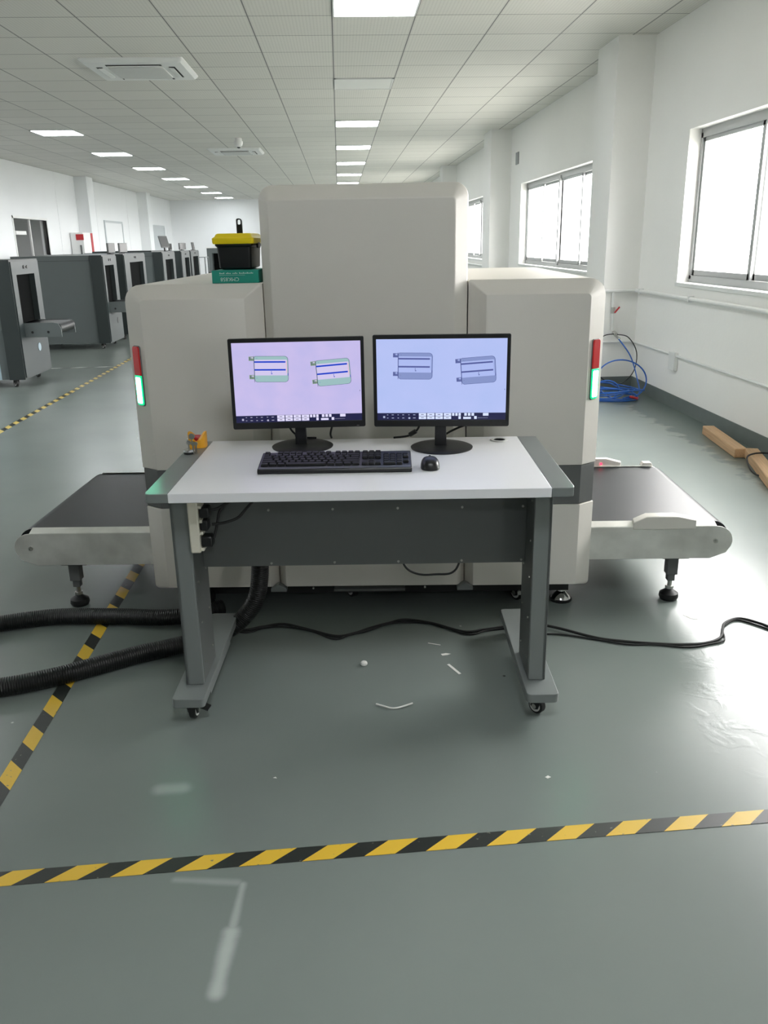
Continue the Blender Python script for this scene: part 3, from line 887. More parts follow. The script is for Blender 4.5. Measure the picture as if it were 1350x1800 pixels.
tb = thing('toolbox', (-0.6, 3.36, 1.3605), YM, 'black plastic toolbox with yellow lid and raised handle on the teal box', 'toolbox')
P = lambda hx, hy, z, r=.012: [(-0.6 + x, 3.355 + y, z) for x, y in rrect(-hx, hx, -hy, hy, r, r, r, r, 4)]
MB().rings([P(.050, .10, 1.361), P(.060, .11, 1.367), P(.064, .115, 1.44), P(.070, .12, 1.446), P(.070, .12, 1.456)]).build('body', M['black'], tb)
MB().rings([P(.076, .126, 1.452), P(.078, .128, 1.458), P(.078, .128, 1.472), P(.070, .118, 1.478), P(.066, .112, 1.486), P(.060, .105, 1.489)]).build('lid', M['yellow'], tb)
mb = MB()
hx = -0.594
o = rrect(hx - .0105, hx + .0105, 1.485, 1.543, .006, .010, .001, .001, 5); i_ = rrect(hx - .006, hx + .006, 1.521, 1.539, .005, .005, .005, .005, 5)
for y in ((3.35, 3.362),):
    n_ = len(o)
    V = [(p[0], yy, p[1]) for yy in y for ring in (o, i_) for p in ring]
    F = []
    for k in range(n_):
        j = (k + 1) % n_
        F += [(k, j, n_ + j, n_ + k), (2 * n_ + k, 3 * n_ + k, 3 * n_ + j, 2 * n_ + j), (k, 2 * n_ + k, 2 * n_ + j, j), (n_ + k, n_ + j, 3 * n_ + j, 3 * n_ + k)]
    mb._add(V, F)
mb.build('handle', M['black'], tb)
MB().box(-0.530, -0.522, 3.33, 3.38, 1.436, 1.456).build('latch', M['black'], tb, .002)
MB().box(-0.680, -0.672, 3.33, 3.38, 1.425, 1.456).build('latch', M['black'], tb, .002)

# ================================================================== OPERATOR DESK
YT = -3.02
dk = thing('operator_desk', (-0.086, 2.64, 0), YT, 'white topped operator desk with grey wings and legs on casters', 'desk')
MB().box(-0.638, 0.468, 2.312, 2.985, 0.741, 0.770).build('table_top', M['white'], dk, 0.002)
for s, x0, x1 in ((-1, -0.638, -0.708), (1, 0.468, 0.536)):
    pl = [(x0 - s * 0.0, 2.312), (x1 - s * .016, 2.312), (x1 - s * .004, 2.318), (x1, 2.335), (x1 - s * 0.0, 2.985), (x0, 2.985)]
    MB().prism(pl, 'z', 0.742, 0.7695).build('side_wing', M['midgrey'], dk, 0.002)
for s, xo, xi in ((-1, -0.662, -0.606), (1, 0.492, 0.438)):
    a, b = sorted((xo, xi))
    lg = MB().box(a, b, 2.405, 2.42, 0.10, 0.741).box(*sorted((xo, xo - s * .012)), 2.405, 2.60, .10, .741).build('leg', M['midgrey'], dk, 0.003)
    ip = MB().box(*sorted((xi, xi - s * -.010)), 2.42, 2.60, .10, .741).box(a + .002, b - .002, 2.59, 2.60, .10, .741).build('inner_panel', M['legpanel'], lg, .001)
    for z in (.16, .30, .44, .56, .69):
        for y in (2.45, 2.565):
            MB().cyl((xi, y, z), (xi - s * .003, y, z), .0035, 8).build('screw', M['zinc'], ip)
    fx0, fx1 = sorted((xo + s * .028, xi - s * .018))
    poly = rrect(fx0, fx1, 2.312, 2.955, .016, .016, .016, .016, 5)
    ft = MB().prism(poly, 'z', .070, .100).build('foot', M['midgrey'], dk, 0.002)
    MB().box(fx0 + .004, fx1 - .004, 2.43, 2.79, .052, .071).build('under_rail', M['midgrey'], ft)
    for y in (2.37, 2.922):
        caster((fx0 + fx1) / 2, y, .070, dk, 0.0275, -.15 if s < 0 else .75, True)
mp_ = MB().box(-0.606, 0.438, 2.545, 2.56, 0.452, 0.700).build('modesty_panel', M['legpanel'], dk, 0.001)
for x in (-.385, -.180, .027, .232, .425):
    for z in (.643, .462):
        MB().cyl((x, 2.545, z), (x, 2.542, z), .004, 8).build('screw', M['zinc'], mp_)
MB().box(-0.60, 0.43, 2.50, 2.53, 0.700, 0.741).build('cross_rail', M['dark'], dk)
MB().box(0.20, 0.43, 2.44, 2.455, 0.716, 0.728).cyl((.205, 2.435, .724), (.225, 2.435, .730), .005, 8).build('keyboard_slide', M['zinc'], dk)
g = MB().lathe([(0.030, 0), (0.030, .003), (0.022, .004), (0.022, -.002)], (0.396, 2.925, .770), 24).build('cable_grommet', M['acwhite'], dk)
MB().lathe([(0.0215, 0), (0.0215, .0012)], (0.396, 2.925, .7702), 20).build('grommet_hole', M['void'], g)

# power strip beside the left leg
ps = thing('power_strip', (-0.598, 2.40, 0.560), YT, 'cream power strip fixed upright inside the left desk leg', 'power strip')
MB().box(-0.603, -0.572, 2.380, 2.43, 0.560, 0.738).build('body', M['ivory'], ps, 0.005)
for z in (.566, .617, .655, .70):
    MB().box(-0.573, -0.562, 2.385, 2.43, z, z + .009).build('socket_rim', M['ivory'], ps, 0.002)
for k, (z, w) in enumerate(((.583, .034), (.635, .024), (.675, .030))):
    p = MB().box(-0.570, -0.570 + w, 2.387, 2.428, z - .006, z + .028).build('power_plug', M['black'], None, 0.005)
    zz = z; p.location = fw(Vector((-0.570, 2.4, z)), YT); p.rotation_euler = (0, 0, math.radians(YT))
    for vtx in p.data.vertices: vtx.co = vtx.co - Vector((-0.570, 2.4, z))
    tag(p, ['lowest black plug in the cream power strip', 'middle black plug in the cream power strip', 'topmost black plug in the cream power strip'][k], 'plug', 'plugs in the power strip')


def cable(pts, r, label, yaw=YT, name='power_cable', mt='rubber', cat='cable', grp=None, sub=8):
    return single(MB().tube(pts, r, 8, sub=sub), name, M[mt], yaw, label, cat, grp)


cable([(-.537, 2.405, .645), (-.50, 2.41, .648), (-.46, 2.42, .66), (-.43, 2.43, .69), (-.40, 2.45, .715), (-.36, 2.48, .72)], .0045, 'black lead rising from the middle plug under the desk top')
cable([(-.541, 2.41, .688), (-.52, 2.42, .69), (-.49, 2.43, .705), (-.44, 2.45, .72), (-.30, 2.48, .728)], .0045, 'black lead bending from the topmost plug along the table underside')
cable([(-.535, 2.41, .60), (-.525, 2.42, .64), (-.515, 2.43, .68), (-.48, 2.45, .72)], .004, 'black lead running up from the lowest plug behind the others')
cable([(.035, 2.60, .50), (.04, 2.57, .455), (.06, 2.56, .425), (.10, 2.56, .408), (.15, 2.56, .408), (.20, 2.56, .412), (.225, 2.57, .44), (.235, 2.60, .50)], .0035, 'black cable sagging in a loop below the grey modesty panel')
mb = MB().tube([(-.60, 2.47, .722), (-.3, 2.475, .728), (0, 2.47, .722), (.2, 2.475, .730), (.43, 2.47, .725)], .006, 8, sub=6)
single(mb, 'cable_bundle', M['rubber'], YT, 'dark cable bundle strung under the front of the desk top', 'cable')


# ------------------------------------------------------------------ monitors
def scr(rgb, k=0.86, nm='screen_light'):
    return emis(nm, rgb, k, base=(8, 8, 10), rough=0.25)


def suitcase(mb, cx, cz, ang, W, H, palette, P):
    """flat outline graphics of an x-rayed case in screen coordinates; palette indexes the material slots"""
    ca, sa = math.cos(ang), math.sin(ang)

    def quad(x0, x1, z0, z1, m, lift):
        pts = [(x0, z0), (x1, z0), (x1, z1), (x0, z1)]
        pts = [(cx + ca * a - sa * b, cz + sa * a + ca * b) for a, b in pts]
        mb.m = m; mb._add([P(a, b, lift) for a, b in pts], [(0, 1, 2, 3)])

    def poly(pl, m, lift):
        pts = [(cx + ca * a - sa * b, cz + sa * a + ca * b) for a, b in pl]
        mb.m = m; mb._add([P(a, b, lift) for a, b in pts], [tuple(range(len(pts)))])
    w, h = W / 2, H / 2
    poly(rrect(-w, w, -h, h, .006, .012, .012, .009, 4), 2, 1)                     # edge line
    poly(rrect(-w + .0010, w - .0014, -h + .0010, h - .0010, .0055, .011, .011, .0085, 4), 0, 2)   # teal body
    poly(rrect(-w + .0014, w - .004, -h * .48, h * .72, .001, .002, .002, .001, 3), 1, 3)   # pale middle
    quad(w - .0075, w - .0045, -h * .3, h * .62, 5, 4)
    quad(-w + .001, w - .009, h * .49, h * .61, 3, 5)
    quad(-w + .001, w - .009, -h * .11, h * .01, 3, 5)
    for zz in (h * .80, -h * .60):
        quad(-w - .0175, -w, zz - .0070, zz + .0070, 4, 1)
        quad(-w - .0150, -w - .012, zz - .0050, zz + .0050, 2, 2)
        quad(-w - .0110, -w - .003, zz + .0010, zz + .0050, 1, 2)
        quad(-w - .0090, -w - .0010, zz - .0050, zz - .0036, 2, 3)
        quad(-w - .0100, -w - .0085, zz - .0055, zz + .0055, 2, 3)
    quad(-w - .0012, -w + .0002, -h, h, 2, 4)
    quad(-.001, .0005, -h * .35, -h * .14, 3, 6); quad(-.001, .003, -h * .38, -h * .32, 3, 6)
    quad(-w + .009, -w + .010, h * .8, h * .86, 3, 6); quad(-w + .007, -w + .008, -h * .72, -h * .66, 3, 6)
    quad(w - .0025, w - .0012, -h * .5, -h * .3, 3, 6)


def monitor(cx, cy, z0, yaw_off, bg, pal, label, tint):
    """screen face at cy, outer body 0.457 x 0.308, stand and round base"""
    t = thing('monitor', (cx, cy + .03, 0.770), YT, label, 'monitor')
    z1 = z0 + 0.307; hw = 0.2275
    R = Matrix.Translation((cx, cy, 0)) @ Matrix.Rotation(math.radians(yaw_off), 4, 'Z') @ Matrix.Translation((-cx, -cy, 0))
    o = rrect(cx - hw, cx + hw, z0, z1, .004, .004, .006, .006, 3)
    sx0, sx1, sz0, sz1 = cx - hw + .0115, cx + hw - .0115, z0 + .0225, z1 - .0135
    i_ = rrect(sx0, sx1, sz0, sz1, .0005, .0005, .0005, .0005, 3)
    mb = MB(); mb.T = R
    n_ = len(o)
    V = [(p[0], cy, p[1]) for p in o] + [(p[0], cy, p[1]) for p in i_] + [(p[0], cy + .003, p[1]) for p in i_] + [(p[0], cy + .018, p[1]) for p in o]
    b2 = rrect(cx - hw + .05, cx + hw - .05, z0 + .04, z1 - .05, .01, .01, .01, .01, 3)
    V += [(p[0], cy + .042, p[1]) for p in b2]
    F = []
    for k in range(n_):
        j = (k + 1) % n_
        F += [(k, j, n_ + j, n_ + k), (n_ + k, n_ + j, 2 * n_ + j, 2 * n_ + k), (k, 3 * n_ + k, 3 * n_ + j, j), (3 * n_ + k, 4 * n_ + k, 4 * n_ + j, 3 * n_ + j)]
    F.append(tuple(range(4 * n_, 5 * n_)))
    mb._add(V, F)
    mb.build('housing', M['black'], t, 0.0008)
    mb = MB(); mb.T = R
    y = cy + .003
    mb._add([(sx0, y, sz0), (sx1, y, sz0), (sx1, y, sz1), (sx0, y, sz1)], [(0, 1, 2, 3)])
    s = mb.build('screen', bg, t)
    Wd, Hd = sx1 - sx0, sz1 - sz0
    P = lambda u, v, lift: (sx0 + u, y - .00008 * lift - .0002, sz1 - v)
    PP = lambda a, b, lift: (a, y - .00008 * lift - .0002, b)
    for u_, v_, an in ((.300, .330, -1), (.785, .385, 4)):
        mb = MB(); mb.T = R
        suitcase(mb, sx0 + Wd * u_, sz1 - Hd * v_, math.radians(an), Wd * .265, Hd * .325, None, PP)
        mb.build('scan_image', pal, s)
    mb = MB(); mb.T = R
    mb.box(sx1 - .006, sx1 - .0045, y - .0004, y - .0002, sz0 + Hd * .37, sz0 + Hd * .385)
    mb.build('cursor', pal[2], s)
    bar = emis('taskbar_navy', (26, 28, 66), 0.9, base=(8, 8, 16)); btn = emis('button_white', tint, 0.95, base=(9, 9, 9)); ico = emis('icon_white', tint, 0.55)
    mb = MB(); mb.T = R
    mb._add([PP(sx0, sz0, 1), PP(sx1, sz0, 1), PP(sx1, sz0 + Hd * .088, 1), PP(sx0, sz0 + Hd * .088, 1)], [(0, 1, 2, 3)])
    tb_ = mb.build('taskbar', bar, s)
    H1, H2 = sz0 + Hd * .050, sz0 + Hd * .010

    def b_(u0, u1, zz, m, hh=.0095):
        mb.m = m; mb._add([PP(sx0 + Wd * u0, zz, 3), PP(sx0 + Wd * u1, zz, 3), PP(sx0 + Wd * u1, zz + hh, 3), PP(sx0 + Wd * u0, zz + hh, 3)], [(0, 1, 2, 3)])
    bt = [(.325 + k * .065, .383 + k * .065, zz, .0095) for k in range(4) for zz in (H1, H2)] + [(.585 + k * .025, .603 + k * .025, H1, .0095) for k in range(3)]
    bt += [(.635, .653, H2, .0095)] + [(.680 + k * .028, .700 + k * .028, H1, .0095) for k in range(3)] + [(.672, .732, H2, .007), (.757, .777, H2, .0095), (.825, .868, H1, .0095)]
    for u0, u1, zz, hh in bt:
        mb = MB(); mb.T = R
        b_(u0, u1, zz, 0, hh)
        mb.build('button', btn, s)
    mb = MB(); mb.T = R
    b_(.045, .060, sz0 + Hd * .025, 0, .007)
    for u, w in ((.075, .01), (.112, .016), (.158, .01), (.195, .014), (.242, .01), (.28, .018)):
        b_(u, u + w, H1 + .003, 0, .0022); b_(u, u + w * 1.1, H2 + .003, 0, .0022)
    b_(.244, .258, H2 + .001, 0, .0055)
    for k in range(9):
        b_(.785 + k * .009, .790 + k * .009, H2 + .003, 0, .0015)
    for k in range(4):
        for zz in (H1, H2):
            pass
    mb.build('icon', ico, tb_)
    dk_ = MB(); dk_.T = R
    for k in range(4):
        for zz in (H1, H2):
            u = .342 + k * .065
            dk_._add([PP(sx0 + Wd * u, zz + .004, 4), PP(sx0 + Wd * (u + .022), zz + .004, 4), PP(sx0 + Wd * (u + .022), zz + .0058, 4), PP(sx0 + Wd * u, zz + .0058, 4)], [(0, 1, 2, 3)])
    dk_.build('button_caption', M['satin'], tb_)
    # stand
    mb = MB()
    mb.rings([[(cx - w_, y0, z), (cx + w_, y0, z), (cx + w_, y1, z), (cx - w_, y1, z)] for w_, y0, y1, z in
              ((.020, cy + .020, cy + .045, .774), (.0185, cy + .018, cy + .042, z0 + .01), (.02, cy + .02, cy + .05, z0 + .12))])
    mb.build('stand_neck', M['black'], t, 0.003)
    MB().lathe([(0.004, .0105), (0.06, .0100), (0.100, .006), (0.107, .003), (0.106, 0.0), (0.004, 0.0)], (cx + .004, cy + .03, .7702), 48).build('stand_base', M['black'], t)
    MB().box(cx + hw - .03, cx + hw - .022, cy - .0005, cy + .002, z0 + .006, z0 + .007).build('power_led', M['led'] if False else M['zinc'], t)
    return t


bgL = bpy.data.materials.new('lilac_screen'); bgR = bpy.data.materials.new('pale_blue_screen')
for m_, ca_, cb_ in ((bgL, (214, 198, 240), (184, 184, 236)), (bgR, (190, 200, 250), (176, 194, 245))):
    m_.use_nodes = True; N = m_.node_tree.nodes; L = m_.node_tree.links; b = N['Principled BSDF']
    b.inputs['Base Color'].default_value = lin((8, 8, 10)); b.inputs['Roughness'].default_value = .3
    tc = N.new('ShaderNodeTexCoord'); gr = N.new('ShaderNodeTexGradient'); mp = N.new('ShaderNodeMapping')
    no = N.new('ShaderNodeTexNoise'); no.inputs['Scale'].default_value = 4
    L.new(tc.outputs['Generated'], mp.inputs[0]); L.new(mp.outputs[0], no.inputs['Vector'])
    c = N.new('ShaderNodeMix'); c.data_type = 'RGBA'; L.new(no.outputs['Fac'], c.inputs[0])
    c.inputs[6].default_value = lin(ca_); c.inputs[7].default_value = lin(cb_)
    L.new(c.outputs[2], b.inputs['Emission Color']); b.inputs['Emission Strength'].default_value = 0.79
palL = [scr((152, 186, 188)), scr((205, 196, 232)), scr((84, 92, 120)), scr((22, 62, 196)), scr((128, 156, 122)), scr((226, 186, 206))]
palR = [scr((132, 146, 196)), scr((170, 184, 236)), scr((74, 84, 140)), scr((84, 92, 152)), scr((104, 114, 168)), scr((160, 174, 226))]
monitor(-0.3045, 2.848, 0.8425, 2.5, bgL, palL, 'left monitor with lilac screen showing a coloured scan of two cases', (214, 210, 240))
monitor(0.1805, 2.800, 0.850, -3.5, bgR, palR, 'right monitor with pale blue screen showing a grey scan of two cases', (206, 216, 250))
for i, (pts, lab) in enumerate([
    ([(-.355, 2.90, .875), (-.350, 2.93, .83), (-.33, 2.94, .80), (-.30, 2.955, .785), (-.26, 2.97, .779)], 'black signal lead drooping behind the left monitor, left of its stand'),
    ([(-.190, 2.90, .88), (-.196, 2.93, .84), (-.206, 2.95, .80), (-.205, 2.975, .778)], 'black power lead dropping behind the left monitor, right of its stand'),
    ([(.120, 2.86, .885), (.113, 2.90, .84), (.10, 2.92, .81), (.07, 2.93, .79), (.02, 2.945, .781)], 'black signal lead drooping behind the right monitor, left of its stand'),
    ([(.31, 2.85, .885), (.29, 2.885, .845), (.245, 2.91, .82), (.215, 2.93, .80), (.20, 2.965, .779)], 'black power lead curving down behind the right monitor, right of its stand')]):
    o = cable(pts, .0038, lab, name='monitor_lead')
    if i in (0, 2):
        p = Vector(pts[2]); q = Vector(pts[3]); o0 = Vector((0, 0, 0))
        inv = o.matrix_basis.inverted()
        a_, b_2 = inv @ fw(p, YT), inv @ fw(p + (q - p) * .8, YT)
        ORG[o.name] = Vector((0, 0, 0))
        MB().cyl(a_, b_2, .0085, 12).build('ferrite_bead', M['black'], o, .002)

# ------------------------------------------------------------------ keyboard and mouse
KX0, KX1, KY0, KY1 = -0.407, 0.072, 2.508, 2.655
kb = thing('keyboard', ((KX0 + KX1) / 2, KY0, 0.770), YT, 'black full-size keyboard lying in front of the monitors', 'keyboard')
tilt = lambda y: .786 + (y - KY0) * 0.115
mb = MB()
prof = [(KY0, .7705), (KY0 - .001, .780), (KY0 + .004, .787), (KY0 + .020, .7885), (KY1, tilt(KY1) + .001), (KY1 + .004, tilt(KY1) - .006), (KY1, .7815), (KY0 + .03, .7705)]
mb.prism(prof, 'x', KX0, KX1); mb.build('case', M['satin'], kb, 0.003)
MB().prism([(KY0 + .002, .7868), (KY0 + .019, .7893), (KY0 + .019, .7885), (KY0 + .002, .786)], 'x', KX0 + .004, KX1 - .004).build('palm_strip', mat('grey_satin_strip', (74, 76, 80), .35), kb)
U = (KX1 - KX0 - .014) / 22.5; V_ = 0.0192
keymesh = {}
rows_ = [
    (0, [1, -1, 1, 1, 1, 1, -.5, 1, 1, 1, 1, -.5, 1, 1, 1, 1, -.25, 1, 1, 1]),
    (1.2, [1] * 13 + [2, -.25, 1, 1, 1, -.25, 1, 1, 1, 1]),
    (2.2, [1.5] + [1] * 12 + [1.5, -.25, 1, 1, 1, -.25, 1, 1, 1, 1.001]),
    (3.2, [1.75] + [1] * 11 + [2.25, -3.5, 1, 1, 1]),
    (4.2, [2.25] + [1] * 10 + [2.75, -1.25, 1, -1.25, 1, 1, 1, 1.002]),
    (5.2, [1.25] * 3 + [6.25] + [1.25] * 4 + [-.25, 1, 1, 1, -.25, 2, 1]),
]
kyt = KY1 - .006
for r0, ks in rows_:
    x = KX0 + .007
    for w in ks:
        if w < 0: x += -w * U; continue
        tall = w == 1.002
        if w == 1.001: pass
        if w not in keymesh:
            hw_, hd = w * U / 2 - .0011, V_ / 2 - .0013
            m2 = MB()
            rr_ = lambda a, b, z: [(px, py, z) for px, py in rrect(-a, a, -b, b, .0015, .0015, .0015, .0015, 2)]
            m2.rings([rr_(hw_, hd, 0), rr_(hw_, hd, .002), rr_(hw_ - .0022, hd - .0022, .0068)])
            me = bpy.data.meshes.new('key'); me.from_pydata(m2.v, [], m2.f); me.materials.append(M['keyblack'])
            bm = bmesh.new(); bm.from_mesh(me); bmesh.ops.recalc_face_normals(bm, faces=bm.faces); bm.to_mesh(me); bm.free()
            keymesh[w] = me
        ky = kyt - (r0 + .5) * V_ * .985
        k_ = bpy.data.objects.new('key', keymesh[w]); COL.objects.link(k_); k_.parent = kb
        k_.location = Vector((x + w * U / 2, ky, tilt(ky) + .0005)) - ORG[kb.name]
        k_.rotation_euler = (math.atan(.115), 0, 0)
        x += w * U
ms = thing('mouse', (0.131, 2.56, 0.770), YT, 'small black computer mouse right of the keyboard', 'mouse')
mb = MB()
R = []
for k in range(9):
    t_ = k / 8; a = t_ * PI / 2
    sx_, z = math.cos(a) ** .6 if k < 8 else .02, .7705 + .033 * math.sin(a) ** .9
    R.append([(0.131 + .030 * sx_ * math.copysign(abs(math.cos(q)) ** .75, math.cos(q)), 2.562 + .046 * sx_ * math.copysign(abs(math.sin(q)) ** .75, math.sin(q)), z) for q in [2 * PI * i / 28 for i in range(28)]])
mb.rings(R).build('shell', M['satin'], ms)
MB().cyl((.128, 2.590, .7975), (.134, 2.590, .7975), .006, 12).build('scroll_wheel', M['black'], ms)
# ------------------------------------------------------------------ emergency stop and key switch on the left wing
es = thing('emergency_stop', (-0.674, 2.905, 0.770), YT, 'yellow shrouded red emergency stop button on the left desk wing', 'button')
mb = MB(); cxe, cye = -0.674, 2.905
out = []; inn = []
N_ = 32
V = []
for i in range(N_):
    a = 2 * PI * i / N_
    rx = .031
    px, py = cxe + rx * math.copysign(abs(math.cos(a)) ** .55, math.cos(a)), cye + rx * math.copysign(abs(math.sin(a)) ** .55, math.sin(a))
    qx, qy = cxe + .024 * math.cos(a), cye + .024 * math.sin(a)
    h_ = .770 + .024 + .030 * abs(math.cos(a)) ** 1.2
    V.append([(px, py, .770), (px, py, h_), (qx, qy, h_), (qx, qy, .778)])
mb.rings(V, cap=False, closed=True)
mb.build('shroud', M['amber'], es)
MB().cyl((cxe, cye, .770), (cxe, cye, .779), .026, 24).build('base', M['amber'], es)
MB().lathe([(0.010, 0), (0.010, .012), (.019, .016), (.020, .026), (.017, .031), (.003, .033)], (cxe, cye, .778), 24).build('mushroom_button', M['redp'], es)
ks_ = thing('key_switch', (-0.682, 2.800, 0.770), YT, 'round chrome key switch with keys on the left desk wing', 'switch')
MB().lathe([(0.019, 0), (0.019, .006), (0.004, .006)], (-.682, 2.80, .770), 24).build('base_ring', M['black'], ks_)
MB().lathe([(0.0175, .005), (0.0195, .008), (0.0190, .014), (0.014, .016), (0.004, .0145)], (-.682, 2.80, .770), 24).build('bezel', M['chrome'], ks_)
k1 = MB().box(-.683, -.680, 2.795, 2.805, .784, .802).cyl((-.6815, 2.7985, .808), (-.6815, 2.8015, .808), .008, 18).build('key', M['zinc'], ks_)
mb = MB().cyl((-.668, 2.792, .831), (-.668, 2.7945, .831), .0105, 18)
mb.box(-.6695, -.6665, 2.792, 2.7945, .806, .822)
mb.build('key', M['zinc'], ks_)
MB().tube([(-.676 + .009 * math.cos(a), 2.796, .815 + .009 * math.sin(a)) for a in [2 * PI * k / 10 for k in range(10)]], .001, 6, closed=True, sub=2).build('key_ring', M['chrome'], ks_)
for dx in (0, .010):
    MB().box(-.668 + dx, -.663 + dx, 2.790, 2.793, .7715, .803).cyl((-.6655 + dx, 2.789, .806), (-.6655 + dx, 2.793, .806), .0065, 12).build('key', M['zinc'], ks_)
MB().box(-.672, -.655, 2.7935, 2.798, .799, .812).build('key_fob', M['black'], ks_, .002)

# ------------------------------------------------------------------ hose and floor cables (room frame)
hz = .035
hp = [(-0.325, 2.93, .62), (-0.328, 2.945, .45), (-0.332, 2.95, .30), (-0.352, 2.955, .18), (-0.405, 2.96, .095), (-0.475, 2.94, .045), (-0.56, 2.90, .034), (-0.62, 2.867, .034), (-0.655, 2.85, .034), (-0.69, 2.833, .034),
      (-0.78, 2.795, .034), (-.90, 2.725, .034), (-1.03, 2.65, .034), (-1.2, 2.59, .034), (-1.42, 2.58, .034), (-1.62, 2.68, .034), (-1.70, 2.87, .034), (-1.60, 3.03, .034),
      (-1.40, 3.105, .034), (-1.19, 3.155, .034), (-.95, 3.14, .034), (-.75, 3.11, .034), (-.62, 3.13, .034), (-.52, 3.19, .034)]
single(MB().tube(hp, .0325, 14, sub=10, ridge=.0009, spacing=.0040), 'corrugated_hose', M['hose'], 0, 'thick black corrugated conduit from the desk looping left over the floor', 'hose')
c1 = [(-.56, 3.10, .007), (-.43, 3.025, .007), (-.35, 3.045, .007), (-.264, 3.062, .007), (-.16, 3.0, .007), (-.06, 2.938, .007), (.01, 2.955, .007), (.074, 2.996, .007), (.15, 3.035, .007), (.218, 3.062, .007), (.32, 3.02, .007), (.436, 2.935, .007),
      (.52, 2.945, .007), (.625, 2.969, .007), (.71, 2.965, .014), (.798, 2.928, .012), (.93, 2.838, .007), (1.03, 2.80, .007), (1.128, 2.774, .007), (1.23, 2.757, .007), (1.318, 2.762, .007), (1.39, 2.80, .007), (1.43, 2.87, .007), (1.467, 2.926, .007), (1.538, 2.957, .007), (1.60, 2.90, .007), (1.66, 2.80, .007), (1.8, 2.7, .007)]
single(MB().tube(c1, .0055, 8, sub=8), 'floor_cable', M['rubber'], 0, 'thicker black mains cable snaking over the floor behind the desk', 'cable', 'cables across the floor')
c2 = [(x + .012 * math.sin(7 * i), y - .011 + .009 * math.cos(3.1 * i), .0045) for i, (x, y, z) in enumerate(c1)]
c2[15] = (.80, 2.885, .0045); c2[14] = (.70, 2.90, .0045); c2[16] = (.93, 2.828, .0045)
single(MB().tube(c2, .0035, 8, sub=8), 'floor_cable', M['rubber'], 0, 'thinner black cable running beside the mains cable behind the desk', 'cable', 'cables across the floor')
c3 = [(-.42, 3.03, .0045), (-.30, 3.045, .0045), (-.18, 2.995, .0045), (-.06, 2.93, .0045), (.05, 2.97, .0045), (.2, 3.045, .0045), (.33, 2.99, .0045), (.44, 2.915, .0045), (.62, 2.955, .0045), (.7, 2.99, .0045)]

# ------------------------------------------------------------------ floor tapes


def tape(p0, p1, w, slant, off, label, per=0.154, light=(226, 186, 62)):
    p0, p1 = Vector((*p0, 0)), Vector((*p1, 0)); d = p1 - p0; L_ = d.length
    n_ = max(2, int(L_ / .25)); mb = MB()
    mb.box(0, L_, -w / 2, w / 2, 0.0004, 0.0012)
    o = mb.build('hazard_tape', mat_tape(slant, off, per, light))
    o.location = (p0.x, p0.y, 0); o.rotation_euler = (0, 0, math.atan2(d.y, d.x))
    return tag(o, label, 'tape', 'hazard tapes on the floor')


tape((-1.9, 1.655), (2.6, 1.868), 0.050, -1.30, 0.053, 'black and yellow tape crossing the floor in front of the desk')
tape((-0.995, 1.2), (-1.012, 11.5), 0.050, -1.05, 0.0665, 'black and yellow tape running under the left conveyor towards the camera', .19)
tape((-2.86, 3.0), (-2.86, 20.0), 0.055, -1.2, 0.0, 'far black and yellow tape beside the row of grey scanners', .18, (214, 190, 106))
tape((-4.6, 10.77), (-2.90, 10.86), 0.05, -1.2, 0.0, 'faded grey and white tape crossing the floor between the two nearest grey scanners', .30, (196, 198, 194))

# ------------------------------------------------------------------ litter


def scrap(pts, z, label, mt='paper', h=.001):
    return single(MB().prism(pts, 'z', 0.0002, h), 'paper_scrap', M[mt], 0, label, 'litter', 'scraps on the floor')


def strip(a, b, w):
    a, b = Vector(a), Vector(b); n_ = (b - a).normalized().orthogonal() * w / 2
    return [tuple(a + n_), tuple(a - n_), tuple(b - n_), tuple(b + n_)]


single(MB().lathe([(.008, 0), (.013, .004), (.012, .012), (.006, .016)], (.043, 2.709, 0), 8), 'foam_crumb', M['paper'], 0, 'white foam crumb on the floor under the desk', 'litter')
scrap(strip((.345, 2.69), (.378, 2.615), .010), 0, 'short straight white strip on the floor between the desk legs')
scrap(strip((.29, 2.862), (.335, 2.842), .004), 0, 'thin white thread of paper on the floor behind the others')
scrap([(.328, 2.77), (.348, 2.775), (.365, 2.768), (.35, 2.76), (.332, 2.757)], 0, 'small torn white scrap above the straight strip')
single(MB().tube([(.075, 2.432, .004), (.10, 2.414, .005), (.125, 2.402, .004), (.15, 2.405, .004), (.195, 2.424, .006)], .003, 6, sub=4), 'cable_tie_end', M['paper'], 0, 'bent white plastic offcut on the floor in front of the desk', 'litter')
scrap([(1.335, 3.02), (1.365, 3.0), (1.378, 2.975), (1.352, 2.985)], 0, 'white paper flake on the floor below the right conveyor')
scrap([(.535, 2.005), (.545, 2.012), (.552, 2.004), (.541, 1.998)], 0, 'tiny white fleck before the tape, right of the desk')
scrap([(-.235, 2.06), (-.228, 2.064), (-.224, 2.057)], 0, 'tiny white fleck on the floor left of the centre')
for (x, y, a, l, lab) in [(.905, 1.405, -1.2, .045, 'dark slanting scuff curl on the floor at the lower right'), (1.02, 1.55, .1, .10, 'clear film sliver below the tape at the right edge')]:
    dx, dy = math.cos(a) * l / 2, math.sin(a) * l / 2
    scrap(strip((x - dx, y - dy), (x + dx, y + dy), .006), 0, lab, 'midgrey' if 'film' in lab else 'dark')

# ================================================================== ROW OF GREY SCANNERS


